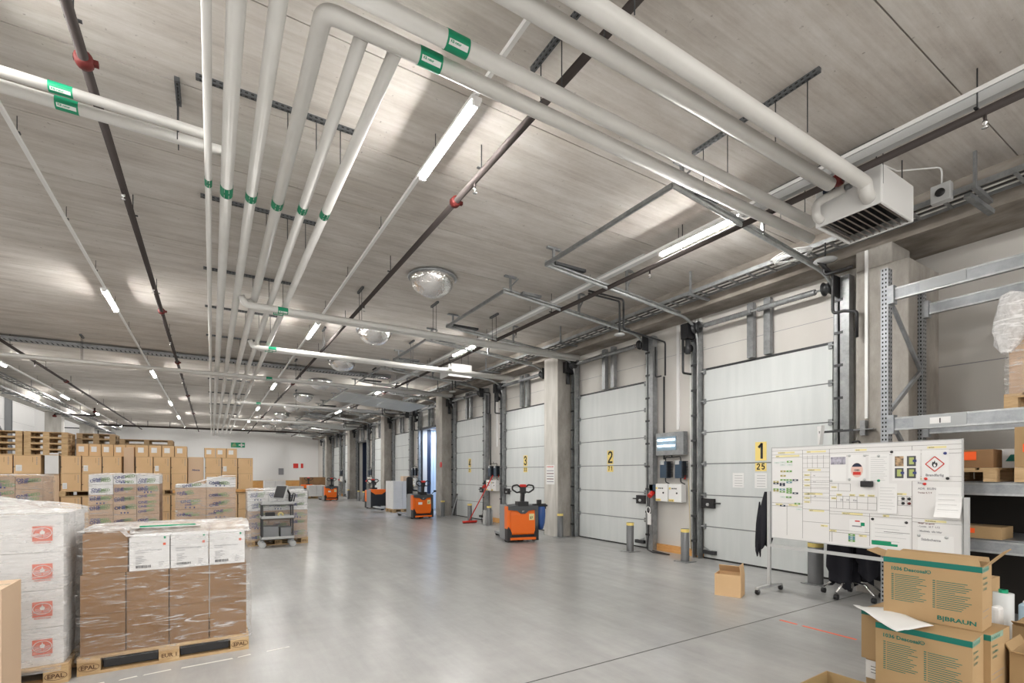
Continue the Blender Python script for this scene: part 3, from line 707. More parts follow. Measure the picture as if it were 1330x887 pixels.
m.tube(fillet([(7.0, 3.5, 4.5), (7.42, 3.5, 4.4), (7.42, 3.5, 3.85), (7.42, 3.36, 3.85), (7.42, 3.2, 3.8), (7.42, 3.2, 3.45)], .06), .022, M_BLACK, 8); m.tube(fillet([(7.3, 3.55, 4.55), (7.3, 3.55, 4.38), (7.3, 3.2, 4.38)], .06), .022, M_BLACK, 8)
tag(m.build('drop_pipe'), 'black pipe elbows on the concrete column right of door 1', 'drop pipe', 'black drop pipes by the dock doors')
# ---------------------------------------------------------------- ceiling heater by the near column
def heater(label, x0, x1, y0, y1, z0, z1, full=True):
    t = thing('ceiling_heater', label, 'unit heater', ((x0 + x1) / 2, (y0 + y1) / 2, z1), 0, 'white unit heaters under the ceiling')
    m = MB(); w = .03
    m.box(x0, x0 + w, y0, y1, z0, z1, M_WHITE); m.box(x1 - w, x1, y0, y1, z0, z1, M_WHITE)
    m.box(x0 + w, x1 - w, y0, y0 + w, z0, z1, M_WHITE); m.box(x0 + w, x1 - w, y1 - w, y1, z0, z1, M_WHITE); m.box(x0 + w, x1 - w, y0 + w, y1 - w, z1 - .04, z1, M_WHITE)
    m.build('casing', t, bevel=.012)
    m = MB(); m.box(x0 + w, x1 - w, y0 + w, y1 - w, z0 + .10, z0 + .11, M_DARK)
    n = 9
    for k in range(n):
        y = y0 + w + (y1 - y0 - 2 * w) * (k + .5) / n; m.bar((x0 + w, y, z0 + .03), (x1 - w, y, z0 + .03), .012, .05, mat('louvre_brown', (.20, .17, .15), .5, .3))
        m.v[-8:] = [Matrix.Translation((0, y, z0 + .03)) @ Matrix.Rotation(-.75, 4, 'X') @ Matrix.Translation((0, -y, -z0 - .03)) @ v for v in m.v[-8:]]
    m.build('louvre_grille', t)
    for xx in (x0 + .08, x1 - .08):
        for yy in (y0 + .08, y1 - .08): m = MB(); m.tube([(xx, yy, z1), (xx, yy, ZC)], .006, M_DARK, 5); m.build('hanger_rod', t)
    if full:
        m = MB(); m.tube(fillet([(x0 + .02, y1 - .06, z0 + .07), (x0 - .09, y1 - .06, z0 + .07), (x0 - .09, y1 - .05, z0 + .24), (x0 - .09, y0 + .30, z0 + .26)], .09), .045, M_PIPE, 16); m.build('supply_pipe', t)
        m = MB(); m.tube([(x0 - .09, y0 + .30, z0 + .26), (x0 - .09, y0 + .24, z0 + .265)], .03, M_GALVD, 12); m.build('pipe_end', t)
        m = MB(); m.tube([(x0 - .12, y0 + .36, z0 + .33), (x0 + .0, y0 + .36, z0 + .33)], .025, mat('brass', (.6, .42, .15), .3, 1), 10); m.lathe([(0, 0), (.035, 0), (.035, .04), (0, .05)], (x0 - .07, y0 + .36, z0 + .35), M_REDB, 12); m.lathe([(0, -.02), (.045, -.02), (.045, .03), (0, .04)], (x0 - .15, y0 + .24, z0 + .30), M_WHITE, 12); m.box(x0 - .1, x0 + .0, y0 + .44, y0 + .52, z0 + .3, z0 + .42, M_NAVY); m.build('valve', t)
    return t
heater('white unit heater with dark louvres under the ceiling by the near column', 5.86, 6.64, 2.30, 2.95, 4.40, 4.80)
heater('white unit heater hanging in front of the door numbered 4', 5.75, 6.5, 12.85, 13.45, 4.40, 4.78, False)
# thermostat box, bracket, wire
t = thing('wall_sensor', 'small grey sensor box with black lens beside the cable ladder', 'sensor box', (7.0, 2.0, 4.8))
c = onX(1221, 250, 7.0); m = MB(); m.box(c.x, c.x + .1, c.y - .09, c.y + .09, c.z - .1, c.z + .1, M_LGREY); m.build('housing', t, bevel=.01)
m = MB(); m.lathe([(0, -.012), (.045, -.012), (.045, 0.0)], (c.x, c.y, c.z + .0), M_BLACK, 16, 'X'); m.build('lens', t)
m = MB(); m.tube(fillet([(c.x + .05, c.y, c.z + .1), (c.x + .05, c.y, ZC - .02), (c.x - .3, c.y + .3, ZC - .02), (c.x - .75, c.y + .35, ZC - .02)], .06), .009, M_WHITE, 8); m.build('conduit', t)
m = MB(); m.bar((7.1, 1.98, 4.68), (7.5, 1.88, 4.55), .06, .05, M_GALVD); m.build('bracket', t)
# coil of cable and disc hanging by column
t = thing('cable_coil', 'coil of pale cable lying on the ladder beside the heater', 'cable coil', (6.9, 3.4, 4.7)); m = MB()
for k in range(5): m.tube([(7.0 + (.13 + .01 * k) * cos(a), 3.85 + (.22 + .015 * k) * sin(a), 4.66 + .012 * k + .01 * sin(3 * a + k)) for a in [2 * pi * q / 28 for q in range(29)]], .007, M_PAPER, 6, caps=False)
m.build('coil', t)
m = MB(); m.lathe([(0, 0), (.02, 0), (.02, -.02), (.13, -.03), (.14, -.04), (0, -.05)], (7.05, 3.42, 4.52), M_LGREY, 20); m.tube([(7.05, 3.42, 4.52), (7.05, 3.42, 4.72)], .01, M_DARK, 6); tag(m.build('access_antenna'), 'flat pale grey disc hanging under the cable ladder', 'antenna')
# far left platform with pipes
t = thing('service_platform', 'grey steel platform with dark handrail high on the back wall', 'platform', (-7.6, 44.5, 3.8)); m = MB(); m.box(-9.0, -6.6, 43.8, 45.9, 3.3, 3.95, M_GREY); m.build('deck', t); m = MB()
m.tube(fillet([(-8.9, 43.85, 3.95), (-8.9, 43.85, 4.7), (-6.7, 43.85, 4.7), (-6.7, 43.85, 3.95)], .08), .035, M_DARK, 8); m.build('handrail', t); m = MB(); m.box(-7.5, -7.2, 44, 44.4, 3.95, 4.5, M_NAVY); m.build('pump', t)
m = MB(); m.box(-7.35, -7.1, 36, 36.25, 4.2, 5.0, M_GREY); m.tube([(-7.2, 36.1, 4.2), (-7.2, 36.1, 3.4)], .05, M_GREY, 8); tag(m.build('duct_outlet'), 'small grey duct outlet right of the left column head', 'duct')
# ---------------------------------------------------------------- pallets
def pallet_parts(t, x0, x1, y0, y1, z0, mt=M_WOOD, marks=True, along='X'):
    """EUR pallet with its long side (1.2 m) along X unless along='Y'; blocks face -Y and +X"""
    L = x1 - x0; D = y1 - y0
    m = MB()
    if along == 'X':
        for i in range(5):
            ya = y0 + (D - .145) * i / 4 if i in (0, 2, 4) else y0 + (D - .145) * i / 4 + .02
            m.box(x0, x1, ya, ya + (.145 if i in (0, 2, 4) else .1), z0 + .122, z0 + .144, mt)
        for xx in (x0, x0 + L / 2 - .0725, x1 - .145): m.box(xx, xx + .145, y0, y1, z0 + .1, z0 + .122, mt)
    else:
        for i in range(5):
            xa = x0 + (L - .145) * i / 4; m.box(xa, xa + (.145 if i in (0, 2, 4) else .1), y0, y1, z0 + .122, z0 + .144, mt)
        for yy in (y0, y0 + D / 2 - .0725, y1 - .145): m.box(x0, x1, yy, yy + .145, z0 + .1, z0 + .122, mt)
    m.build('deck', t)
    for i, xx in enumerate((x0, x0 + L / 2 - .0725, x1 - .145)):
        for j, yy in enumerate((y0, y0 + D / 2 - .05, y1 - .1)):
            m = MB(); m.box(xx, xx + .145, yy, yy + .1 if along == 'X' else yy + .1, z0 + .022, z0 + .1, mt)
            if marks and j == 0:
                s = ('EPAL', 'EUR 1', 'EPAL')[i]; c = (xx + .0725, yy - .001, z0 + .045)
                m.text(s, c, (1, 0, 0), (0, 0, 1), .045, mat('burn_mark', (.12, .06, .03), .8), 'C')
                if s == 'EPAL':
                    n = 18; pts = [(c[0] + .065 * cos(2 * pi * k / n), yy - .0008, c[2] + .015 + .03 * sin(2 * pi * k / n)) for k in range(n + 1)]
                    m.tube(pts, .0018, mat('burn_mark', (.12, .06, .03), .8), 4, caps=False)
            m.build('block', t)
    if along == 'X':
        for yy in (y0, y0 + D / 2 - .05, y1 - .1): m = MB(); m.box(x0, x1, yy, yy + .1, z0, z0 + .022, mt); m.build('bottom_board', t)
    else:
        for xx in (x0, x0 + L / 2 - .0725, x1 - .145): m = MB(); m.box(xx, xx + .145, y0, y1, z0, z0 + .022, mt); m.build('bottom_board', t)
def pallet(label, x0, x1, y0, y1, z0=0., group='wooden pallets', **k):
    t = thing('wooden_pallet', label, 'pallet', ((x0 + x1) / 2, (y0 + y1) / 2, z0), 0, group); pallet_parts(t, x0, x1, y0, y1, z0, **k); return t
def simple_pallet(label, x0, x1, y0, y1, z0, group, mt=M_WOOD):
    m = MB(); L = x1 - x0
    for i in range(5): ya = y0 + (y1 - y0 - .13) * i / 4; m.box(x0, x1, ya, ya + .13, z0 + .122, z0 + .142, mt)
    for xx in (x0, x0 + L / 2 - .06, x1 - .12):
        m.box(xx, xx + .12, y0, y1, z0 + .1, z0 + .122, mt)
        for yy in (y0, (y0 + y1) / 2 - .05, y1 - .1): m.box(xx, xx + .12, yy, yy + .1, z0 + .02, z0 + .1, mt)
    for yy in (y0, (y0 + y1) / 2 - .05, y1 - .1): m.box(x0, x1, yy, yy + .1, z0, z0 + .02, mt)
    return tag(m.build('wooden_pallet'), label, 'pallet', group)
# ---------------------------------------------------------------- cartons
def carton(label, x0, x1, y0, y1, z0, z1, mt=M_CARD, group=None, deco=None, name='cardboard_box', tape=True, cat='box', rz=0):
    c = V(((x0 + x1) / 2, (y0 + y1) / 2, 0)); m = MB(); e = .0015
    m.box(x0 + e, x1 - e, y0 + e, y1 - e, z0 + e * .2, z1 - e * .5, mt)
    if tape:
        ym = (y0 + y1) / 2; m.box(x0 + .01, x1 - .01, ym - .025, ym + .025, z1 - .0006, z1 + .0004, M_TAPE)
    if deco: deco(m, x0, x1, y0, y1, z0, z1)
    if rz: m.xf(Matrix.Translation(c) @ Matrix.Rotation(rz, 4, 'Z') @ Matrix.Translation(-c))
    return tag(m.build(name), label, cat, group)
F = (1, 0, 0); U = (0, 0, 1)
def deco_back(st=True, strip=True):
    def f(m, x0, x1, y0, y1, z0, z1):
        w = x1 - x0; h = z1 - z0; y = y0 - .001
        m.box(x0 + .004, x0 + .014, y, y0 + .002, z0 + .01, z1 - .01, M_INK if random.random() < .5 else M_CARDIN)
        m.box(x0 + .01, x1 - .01, y, y0 + .001, z1 - .014, z1 - .008, M_CARDIN)
        if strip:
            for k in range(5): m.box(x1 - w * .16, x1 - w * .12, y - .001, y0, z1 - h * (.12 + .09 * k) - .02, z1 - h * (.12 + .09 * k), M_INKG)
            m.box(x1 - w * .3, x1 - w * .285, y - .001, y0, z1 - h * .4, z1 - h * .12, M_CARDIN)
        m.box(x0 + .0, x0 + w * .08, y - .0005, y0, z0 + h * .33, z0 + h * .37, M_INK)
        if st:
            m.box(x0 + w * .1, x0 + w * .32, y - .002, y0, z0 + h * .12, z0 + h * .45, M_PAPER)
            for k in range(4): m.box(x0 + w * .13, x0 + w * .28, y - .0025, y0 - .002, z0 + h * (.17 + .06 * k), z0 + h * (.18 + .06 * k), M_INKG)
    return f
def deco_top(m, x0, x1, y0, y1, z0, z1):
    w = x1 - x0; h = z1 - z0
    m.box(x0 + w * .2, x0 + w * .65, y0 - .002, y0, z0 + h * .35, z0 + h * .8, M_PAPER); m.box(x0, x0 + .01, y0 - .001, y0, z0, z1, M_CARDIN)
GB = 'brown cartons on the double-stacked pallets at the back'
def bstack(name, x0, n, w, y0=16.2, layers=((.146, .59), (.59, 1.03), (1.175, 1.62), (1.62, 2.06)), skip=(), mt=M_CARDG):
    x1 = x0 + n * w
    for z in (0, 1.03): simple_pallet(f'wooden pallet {"on the floor under" if z == 0 else "halfway up"} the carton stack {name}', x0 - .02, x1 + .02, y0, y0 + .8, z + (.001 if z else 0), 'pallets in the carton stacks at the back')
    for li, (za, zb) in enumerate(layers):
        for c in range(n):
            if (li, c) in skip: continue
            carton(f'brown carton, {["bottom", "second", "third", "fourth"][li]} layer, {["left", "middle", "right"][c]} column of back stack {name}', x0 + c * w, x0 + (c + 1) * w - .012, y0 + .01, y0 + .78, za, zb, mt, GB, deco_back((li + c) % 2 == 0 and not (c == 2 and li > 0)))
S5 = 'nearest the aisle'; S4 = 'second from the aisle'; S3 = 'third from the aisle'; S2 = 'at the left edge of the picture'
bstack(S5, -.16, 3, .40); bstack(S4, -1.72, 3, .385); bstack(S3, -3.2, 3, .40); bstack(S2, -4.55, 2, .50)
# top layer, small cartons with white labels
GT = 'small cartons with white labels on top of the back stacks'
for i in range(3): carton(f'small carton with white label on the stack nearest the aisle, {["left", "middle", "right"][i]} one', -.18 + i * .27, -.18 + i * .27 + .262, 16.22, 16.8, 2.061, 2.33, M_CARDG, GT, deco_top)
for i in range(4): carton(f'small carton with white label on the second stack from the aisle, {ORD[i]} from the left', -1.72 + i * .285, -1.72 + i * .285 + .275, 16.22, 16.8, 2.061, 2.36, M_CARDG, GT, deco_top)
for i in range(5): carton(f'small carton with white label on the third stack from the aisle, {ORD[i]} from the left', -2.95 + i * .25, -2.95 + i * .25 + .242, 16.45, 16.95, 2.061, 2.37, M_CARDG, GT, deco_top)
# tall pale cartons squeezed between stacks
def bluemark(m, x0, x1, y0, y1, z0, z1): m.text('Abena', ((x0 + x1) / 2 - .09, y0 - .001, (z0 + z1) / 2 + .1), F, U, .07, M_NAVYP)
simple_pallet('wooden pallet under the tall pale cartons in the gap of the back row', -.58, -.18, 16.3, 17.1, 0, 'pallets in the carton stacks at the back')
carton('lower tall pale carton between the first two carton stacks', -.56, -.2, 16.3, 16.9, .146, 1.1, M_CARDP, 'pale cartons in gaps of the back row')
carton('upper tall pale carton with small blue print between the first two carton stacks', -.56, -.2, 16.3, 16.9, 1.101, 2.07, M_CARDP, 'pale cartons in gaps of the back row', bluemark)
carton('tall narrow pale carton between the second and third carton stacks', -1.98, -1.76, 16.35, 16.9, 0, 2.3, M_CARDP, 'pale cartons in gaps of the back row')
carton('tall pale carton left of the third carton stack', -3.52, -3.24, 16.3, 16.9, .0, 1.6, M_CARDP, 'pale cartons in gaps of the back row')
carton('white film-covered bale on top of the pale carton at the left', -3.5, -3.24, 16.25, 16.9, 1.601, 2.12, M_CARDW, None, None, 'wrapped_bale', False, 'bale')
# empty pallets piled on top
GP = 'empty pallets piled on the back stacks'
for si, (xa, xb, who, mt, n) in enumerate(((-4.93, -3.90, 'leftmost pile', M_WOOD, 4), (-3.87, -3.07, 'second pile from the left', M_WOOD, 4), (-3.04, -2.24, 'third pile from the left', M_WOODD, 4))):
    for k in range(n): simple_pallet(f'empty wooden pallet, {["bottom", "second", "third", "top"][k]} of the {who} above the cartons', xa, xb, 17.0 if si == 2 else 16.25, 17.8 if si == 2 else 17.05, (2.131 if si < 2 else 2.10) + .145 * k - (.07 if si < 2 else 0), GP, mt)
for k in range(3): simple_pallet(f'empty wooden pallet, {["bottom", "middle", "top"][k]} of the long pile behind the labelled cartons', -2.2 + .02 * k, -1.0 + .02 * k, 17.1, 17.9, 2.131 + .145 * k, GP, M_WOODD)
# solid support for the piles behind
for x0, x1, who in ((-3.04, -2.24, 'third'), (-2.2, -1.0, 'long')):
    carton(f'large brown crate-size carton under the {who} pile of empty pallets', x0, x1, 17.05, 17.9, 0, 2.098 if who == 'third' else 2.129, M_CARD, 'large cartons behind the back row')
carton('wide brown carton under the piles of pallets at the left edge', -4.62, -3.56, 16.99 - .0, 17.6, 0, 2.05, M_CARD, 'large cartons behind the back row')

# ---------------------------------------------------------------- shrink film
def film_shell(label, x0, x1, y0, y1, z0, ztop, mt=M_FILM, mtop=M_FILMT, off=.012, amp=.012, seed=0, group='stretch films around pallet loads', skirt=0.):
    """hood of stretch film: rounded sides + draped top. ztop(x,y)->height"""
    zt = ztop if callable(ztop) else (lambda x, y: ztop)
    m = MB(); nx = 26; ny = 18; nzr = 22; R = .05; ring = []
    def ringpts(o):
        pts = []
        X0, X1, Y0, Y1 = x0 - o, x1 + o, y0 - o, y1 + o
        for i in range(nx): pts.append((X0 + R + (X1 - X0 - 2 * R) * i / (nx - 1), Y0))
        for k in range(1, 4): a = -pi / 2 + pi / 2 * k / 4; pts.append((X1 - R + R * cos(a), Y0 + R + R * sin(a)))
        for i in range(ny): pts.append((X1, Y0 + R + (Y1 - Y0 - 2 * R) * i / (ny - 1)))
        for k in range(1, 4): a = pi / 2 * k / 4; pts.append((X1 - R + R * cos(a), Y1 - R + R * sin(a)))
        for i in range(nx): pts.append((X1 - R - (X1 - X0 - 2 * R) * i / (nx - 1), Y1))
        for k in range(1, 4): a = pi / 2 + pi / 2 * k / 4; pts.append((X0 + R + R * cos(a), Y1 - R + R * sin(a)))
        for i in range(ny): pts.append((X0, Y1 - R - (Y1 - Y0 - 2 * R) * i / (ny - 1)))
        for k in range(1, 4): a = pi + pi / 2 * k / 4; pts.append((X0 + R + R * cos(a), Y0 + R + R * sin(a)))
        return pts
    base = ringpts(off); n = len(base); cx, cy = (x0 + x1) / 2, (y0 + y1) / 2; vs = []
    for k in range(nzr + 1):
        f = k / nzr
        for j, (x, y) in enumerate(base):
            top = zt(min(max(x, x0), x1), min(max(y, y0), y1)); z = z0 + (top - z0) * f
            a = abs(nz(x * 2 + seed, y * 2, z * 5, 1.3)) * amp + skirt * max(0, 1 - f * 6) ** 2
            d = V((x - cx, y - cy, 0)).normalized(); vs.append((x + d.x * a, y + d.y * a, z + (.0 if 0 < f < 1 else 0)))
    fs = [(k * n + j, k * n + (j + 1) % n, (k + 1) * n + (j + 1) % n, (k + 1) * n + j) for k in range(nzr) for j in range(n)]
    m.add(vs, fs, mt, True)
    # top: concentric rings pulled to the centre
    vt = []; rings = 12
    for q in range(rings + 1):
        s = 1 - q / rings
        for j, (x, y) in enumerate(base):
            X = cx + (x - cx) * s; Y = cy + (y - cy) * s; z = zt(min(max(X, x0), x1), min(max(Y, y0), y1))
            z += (.006 + .012 * abs(nz(X * 3 + seed, Y * 3, 0, 2.)) ) * (1 if q else 0); vt.append((X, Y, z))
    b = [(q * n + j, q * n + (j + 1) % n, (q + 1) * n + (j + 1) % n, (q + 1) * n + j) for q in range(rings) for j in range(n)]
    m.add(vt, b, mtop, True)
    return tag(m.build('stretch_film'), label, 'stretch film', group)
# ---------------------------------------------------------------- near pallet of brown cartons
PX0, PX1, PY0, PY1 = -.91, .29, 5.10, 5.90
pallet('wooden pallet with stamped blocks under the wrapped brown cartons at the lower left', PX0, PX1, PY0, PY1)
random.seed(3)
G = 'brown cartons in the wrapped load at the lower left'
for li, (za, zb) in enumerate(((.146, .47), (.471, .795))):
    for c in range(4):
        for r in range(2):
            xa = PX0 + .015 + c * .293; ya = PY0 + .02 + r * .385
            carton(f'brown wrapped carton, {["bottom", "second"][li]} layer, {ORD[c]} from left, {["front", "rear"][r]} row, on lower-left pallet', xa, xa + .288, ya, ya + .378, za, zb, M_CARD, G)
carton('brown carton at the upper left front corner of the wrapped load', PX0 + .03, PX0 + .318, PY0 + .02, PY0 + .398, .796, 1.125, M_CARD, G)
for c in range(4):
    xa = PX0 + .015 + c * .293; carton(f'brown wrapped carton, top layer, rear row, {ORD[c]} from left, on lower-left pallet', xa, xa + .288, PY0 + .405, PY0 + .783, .796, 1.125 if c else 1.125, M_CARD if c == 0 else M_CARDP, G)
def deco_white(m, x0, x1, y0, y1, z0, z1):
    w = x1 - x0; y = y0 - .0008
    m.text('Natriumklorid B. Braun 9 mg/ml', (x0 + w * .14, y, z0 + .165), F, U, .014, M_INKG); m.text('infusionsvätska', (x0 + w * .14, y, z0 + .148), F, U, .011, M_INKG)
    for k in range(5): m.box(x0 + w * .16, x0 + w * (.3 + .06 * ((k * 7) % 3)), y, y0, z0 + .06 + k * .014, z0 + .064 + k * .014, M_INKG)
    random.seed(int(x0 * 1000)); xx = x0 + w * .16
    while xx < x0 + w * .52: ww = random.choice((.0015, .003, .0045)); m.box(xx, xx + ww, y - .0003, y0, z0 + .022, z0 + .044, M_INK); xx += ww + random.choice((.002, .0035))
    for k in range(3): m.box(x0 + w * .72, x0 + w * (.8 + .03 * k), y, y0, z0 + .025 + k * .017, z0 + .029 + k * .017, M_INKG)
    m.box(x0 + w * .85, x0 + w * .9, y, y0, z1 - .02, z1 - .0, M_GREEN); m.box(x0 + w * .83, x0 + w * .9, y, y0, z1 - .075, z1 - .055, M_ORP)
for c in range(3):
    xa = PX0 + .325 + c * .283; carton(f'white printed carton at the front of the wrapped load, {["left", "middle", "right"][c]} of three', xa, xa + .278, PY0 + .02, PY0 + .33, .796, 1.075, M_CARDW, 'white cartons on the wrapped brown load', deco_white, tape=False)
m = MB(); m.box(PX0 + .36, PX0 + .78, PY0 + .38, PY0 + .42, 1.127, 1.14, M_GREEN); m.box(PX0 + .33, PX0 + .82, PY0 + .33, PY0 + .43, 1.1255, 1.1265, M_CARDW)
tag(m.build('packing_slip'), 'white sheet with green stripe on top of the wrapped brown load', 'paper')
zt1 = lambda x, y: (1.085 if y < PY0 + .33 else 1.085 + min((y - PY0 - .33) * .8, .055)) + (.055 if x < PX0 + .31 and y < PY0 + .35 else 0) + .01 * nz(x * 3, y * 3, 1)
film_shell('clear stretch film around the brown cartons at the lower left', PX0 + .01, PX1 - .0, PY0 + .01, PY1 - .01, .11, zt1, off=.02, amp=.02, skirt=.012)
# black panels filling the two fork openings under the deck
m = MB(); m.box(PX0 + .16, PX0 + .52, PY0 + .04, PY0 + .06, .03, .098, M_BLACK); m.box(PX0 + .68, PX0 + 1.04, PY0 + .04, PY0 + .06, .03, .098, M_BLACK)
tag(m.build('opening_panel'), 'two black panels between the blocks of the lower-left pallet', 'plastic sheet')
# ---------------------------------------------------------------- near pallet of white cartons with red marks
QX1 = -.975; QX0 = QX1 - 1.2; QY0, QY1 = 5.02, 5.82
pallet('wooden pallet under the white wrapped cartons at the left edge of the picture', QX0, QX1 + .03, QY0, QY1)
def deco_red(m, x0, x1, y0, y1, z0, z1):
    s = .115; xa = x1 - .065 - s; za = z0 + .085; y = y0 - .001; n = 24
    m.box(xa, xa + s, y - .0004, y0, za, za + s, M_ORP); cxx, cz = xa + s / 2, za + s * .54
    pts = [(cxx + s * .46 * cos(2 * pi * k / n), y - .002, cz + s * .36 * sin(2 * pi * k / n)) for k in range(n + 1)]; m.tube(pts, .0022, M_PAPER, 4, caps=False)
    dr = [(cxx + s * .13 * sin(a) * (1 if cos(a) < .3 else max(.0, 1 - (cos(a) - .3) * 1.3)), y - .002, cz + s * .05 + s * .15 * cos(a) + (.012 if cos(a) > .95 else 0)) for a in [2 * pi * k / 20 for k in range(20)]]; m.poly(dr, M_PAPER)
    for sg in (-1, 1):
        for q in range(3): m.tube([(cxx + sg * .004, y - .002, cz - s * .28 + q * .009), (cxx + sg * s * .2, y - .002, cz - s * .2 + q * .010), (cxx + sg * s * .37, y - .002, cz - s * .13 + q * .008)], .0014, M_PAPER, 4)
    m.text('FRESENIUS KABI', (cxx, y, za - .016), F, U, .0135, M_ORP, 'C')
    m.box(x1, x1 + .001, y0 + .13, y0 + .17, z0 + .02, z1 - .03, M_PAPER)
G = 'white cartons with a red square mark in the wrapped load'
for li in range(4):
    za = .146 + li * .288
    for c in range(3):
        xa = QX1 - .39 * (c + 1)
        for r in range(2):
            carton(f'white carton with red square mark, {["bottom", "second", "third", "top"][li]} layer, {["right", "middle", "left"][c]} column, {["front", "rear"][r]} row', xa + .002, xa + .388, QY0 + .03 + r * .37, QY0 + .395 + r * .37, za, za + .286, M_CARDW, G, deco_red if r == 0 else None)
zt2 = lambda x, y: 1.315 + max(0, (QX1 - x)) * .22 * min(1, (y - QY0) * 3 + .1) * max(0, 1 - abs(y - QY0 - .5)) + .01 * nz(x * 4, y * 4, 2)
film_shell('milky stretch film around the white cartons at the left edge', QX0 + .01, QX1 + .01, QY0 + .01, QY1 - .0, .10, zt2, M_FILMW, M_FILMT, .012, .018, 4)
# plain board-sided box at the frame edge
carton('pale brown carton standing at the lower left frame edge', -1.75, -1.095, 4.18, 4.55, 0, .9, M_CARDP, None, None)
# ---------------------------------------------------------------- printed mixed loads in the middle distance
def onemed(seed, m, x0, x1, z0, z1, y, n, smin=.05, smax=.075):
    random.seed(seed)
    for k in range(n):
        s = random.uniform(smin, smax); xx = random.uniform(x0, max(x0 + .01, x1 - s * 4.6)); zz = random.uniform(z0 + .01, z1 - s); an = random.uniform(-.05, .2)
        u = (cos(an), 0, sin(an)); v = (-sin(an), 0, cos(an))
        m.text('ONE', (xx, y, zz), u, v, s, M_NAVYP); m.text('MED', (xx + cos(an) * s * 2.1, y, zz + sin(an) * s * 2.1), u, v, s, M_LIMEP)
def mixed_load(who, x0, x1, y0, depth, layers, cols, top, white, seed, zt, film=M_FILM, sw=''):
    sw = {2: 'load left of the gap', 3: 'load with sloping top', 6: 'load at left frame edge', 8: 'load behind the cart'}[seed]
    pallet(f'wooden pallet under the {who}', x0 - .01, x1 + .01, y0, y0 + depth, group='pallets under the printed mixed loads')
    random.seed(seed); z = .146; w = (x1 - x0) / cols; h = (top - .146) / layers
    for l in range(layers):
        for c in range(cols):
            xa = x0 + c * w; wh = (l, c) in white; hc = h - .003
            topz = z + hc if l < layers - 1 else min(z + hc, zt(xa + w / 2, y0 + .1) - .01)
            if topz < z + .04: continue
            def dd(m, a, b, ya, yb_, za, zb, wh=wh, sd=seed * 100 + l * 10 + c):
                onemed(sd, m, a + .01, b - .01, za, zb, ya - .0012, 2 if zb - za > .1 else 1, .06, .09)
                if (sd % 3) == 0:
                    for q in range(3): xq = a + w * (.3 + .14 * q); m.box(xq, xq + .025, ya - .001, ya, za + .02, za + .05, M_NAVYP)
            carton(f'{"white" if wh else "brown"} printed carton, layer {["one", "two", "three", "four", "five", "six", "seven", "eight"][l]} from below, {["left", "middle", "right", "far right"][c] if cols > 2 else ["left", "right"][c]} column, {sw}', xa + .002, xa + w - .002, y0 + .02, y0 + depth - .02, z, topz, M_CARDW if wh else M_CARDP2, 'printed cartons in the mixed loads', dd, tape=False)
        z += h
    film_shell(f'crinkled stretch film over the {who}', x0, x1, y0 + .005, y0 + depth - .005, .12, zt, film, M_FILMT, .012, .02, seed)
M_CARDP2 = mat('cardboard_rosy', rough=.7, build=two_tone((.42, .29, .20), (.54, .39, .28), (1, 1, 1), 2))
mixed_load('wrapped load standing left of the gap between printed loads', -2.09, -.94, 12.7, .8, 7, 3, 1.60, {(6, 0), (6, 1), (5, 0), (1, 0), (6, 2)}, 2, lambda x, y: 1.60 + .03 * nz(x * 2, y * 2, 0))
mixed_load('wrapped load with sloping white top in the middle distance', -.66, .46, 12.6, .8, 6, 2, 1.54, {(5, 1), (5, 0)}, 3, lambda x, y: 1.36 + .20 * min(1, max(0, (x + .5) / .75)) + .015 * nz(x * 5, y * 3, 0))
mixed_load('wrapped load partly cut by the left frame edge', -3.75, -2.66, 12.2, .8, 6, 3, 1.56, {(5, 0)}, 6, lambda x, y: 1.58 + .02 * nz(x * 3, y * 3, 0))
mixed_load('wrapped load behind the grey service cart', .68, 1.9, 12.2, .8, 5, 3, 1.20, {(3, 0), (3, 1), (3, 2), (4, 0), (4, 1), (4, 2)}, 8, lambda x, y: 1.22 + .03 * nz(x * 3, y * 3, 0) + (.06 if x < 1.5 else 0) * .5, M_FILMW)
# white film on pallets far behind, and white loads beside the trucks
def far_load(label, x0, x1, y0, y1, z1, mt, prints=False):
    simple_pallet(f'wooden pallet under the {label}', x0, x1, y0, y1, 0, 'pallets far down the hall')
    n = 2
    for c in range(n):
        w = (x1 - x0) / n
        for l in range(3): carton(f'{["bottom", "middle", "top"][l]} {["left", "right"][c]} carton of the {label}', x0 + c * w + .003, x0 + (c + 1) * w - .003, y0, y1, .146 + l * (z1 - .146) / 3, .144 + (l + 1) * (z1 - .146) / 3, mt, 'cartons on pallets far down the hall')
far_load('white boxed load beside the second orange truck', 6.35, 7.15, 19.7, 20.7, 1.3, M_CARDW)
carton('small open brown box on top of the white boxed load', 6.8, 7.1, 19.75, 20.1, 1.3, 1.5, M_CARDP, None)
far_load('low white load right of the farthest truck', 5.3, 6.3, 33.6, 34.6, .85, M_CARDW)
far_load('grey-brown load behind the farthest truck', 5.4, 7.0, 37.2, 38.2, 1.35, M_CARD)
far_load('low white load left of the farthest truck', 3.5, 5.0, 33.5, 34.5, .8, M_CARDW)
far_load('flat wrapped load by the back wall', 3.2, 4.6, 39, 40, 1.1, M_CARDW)

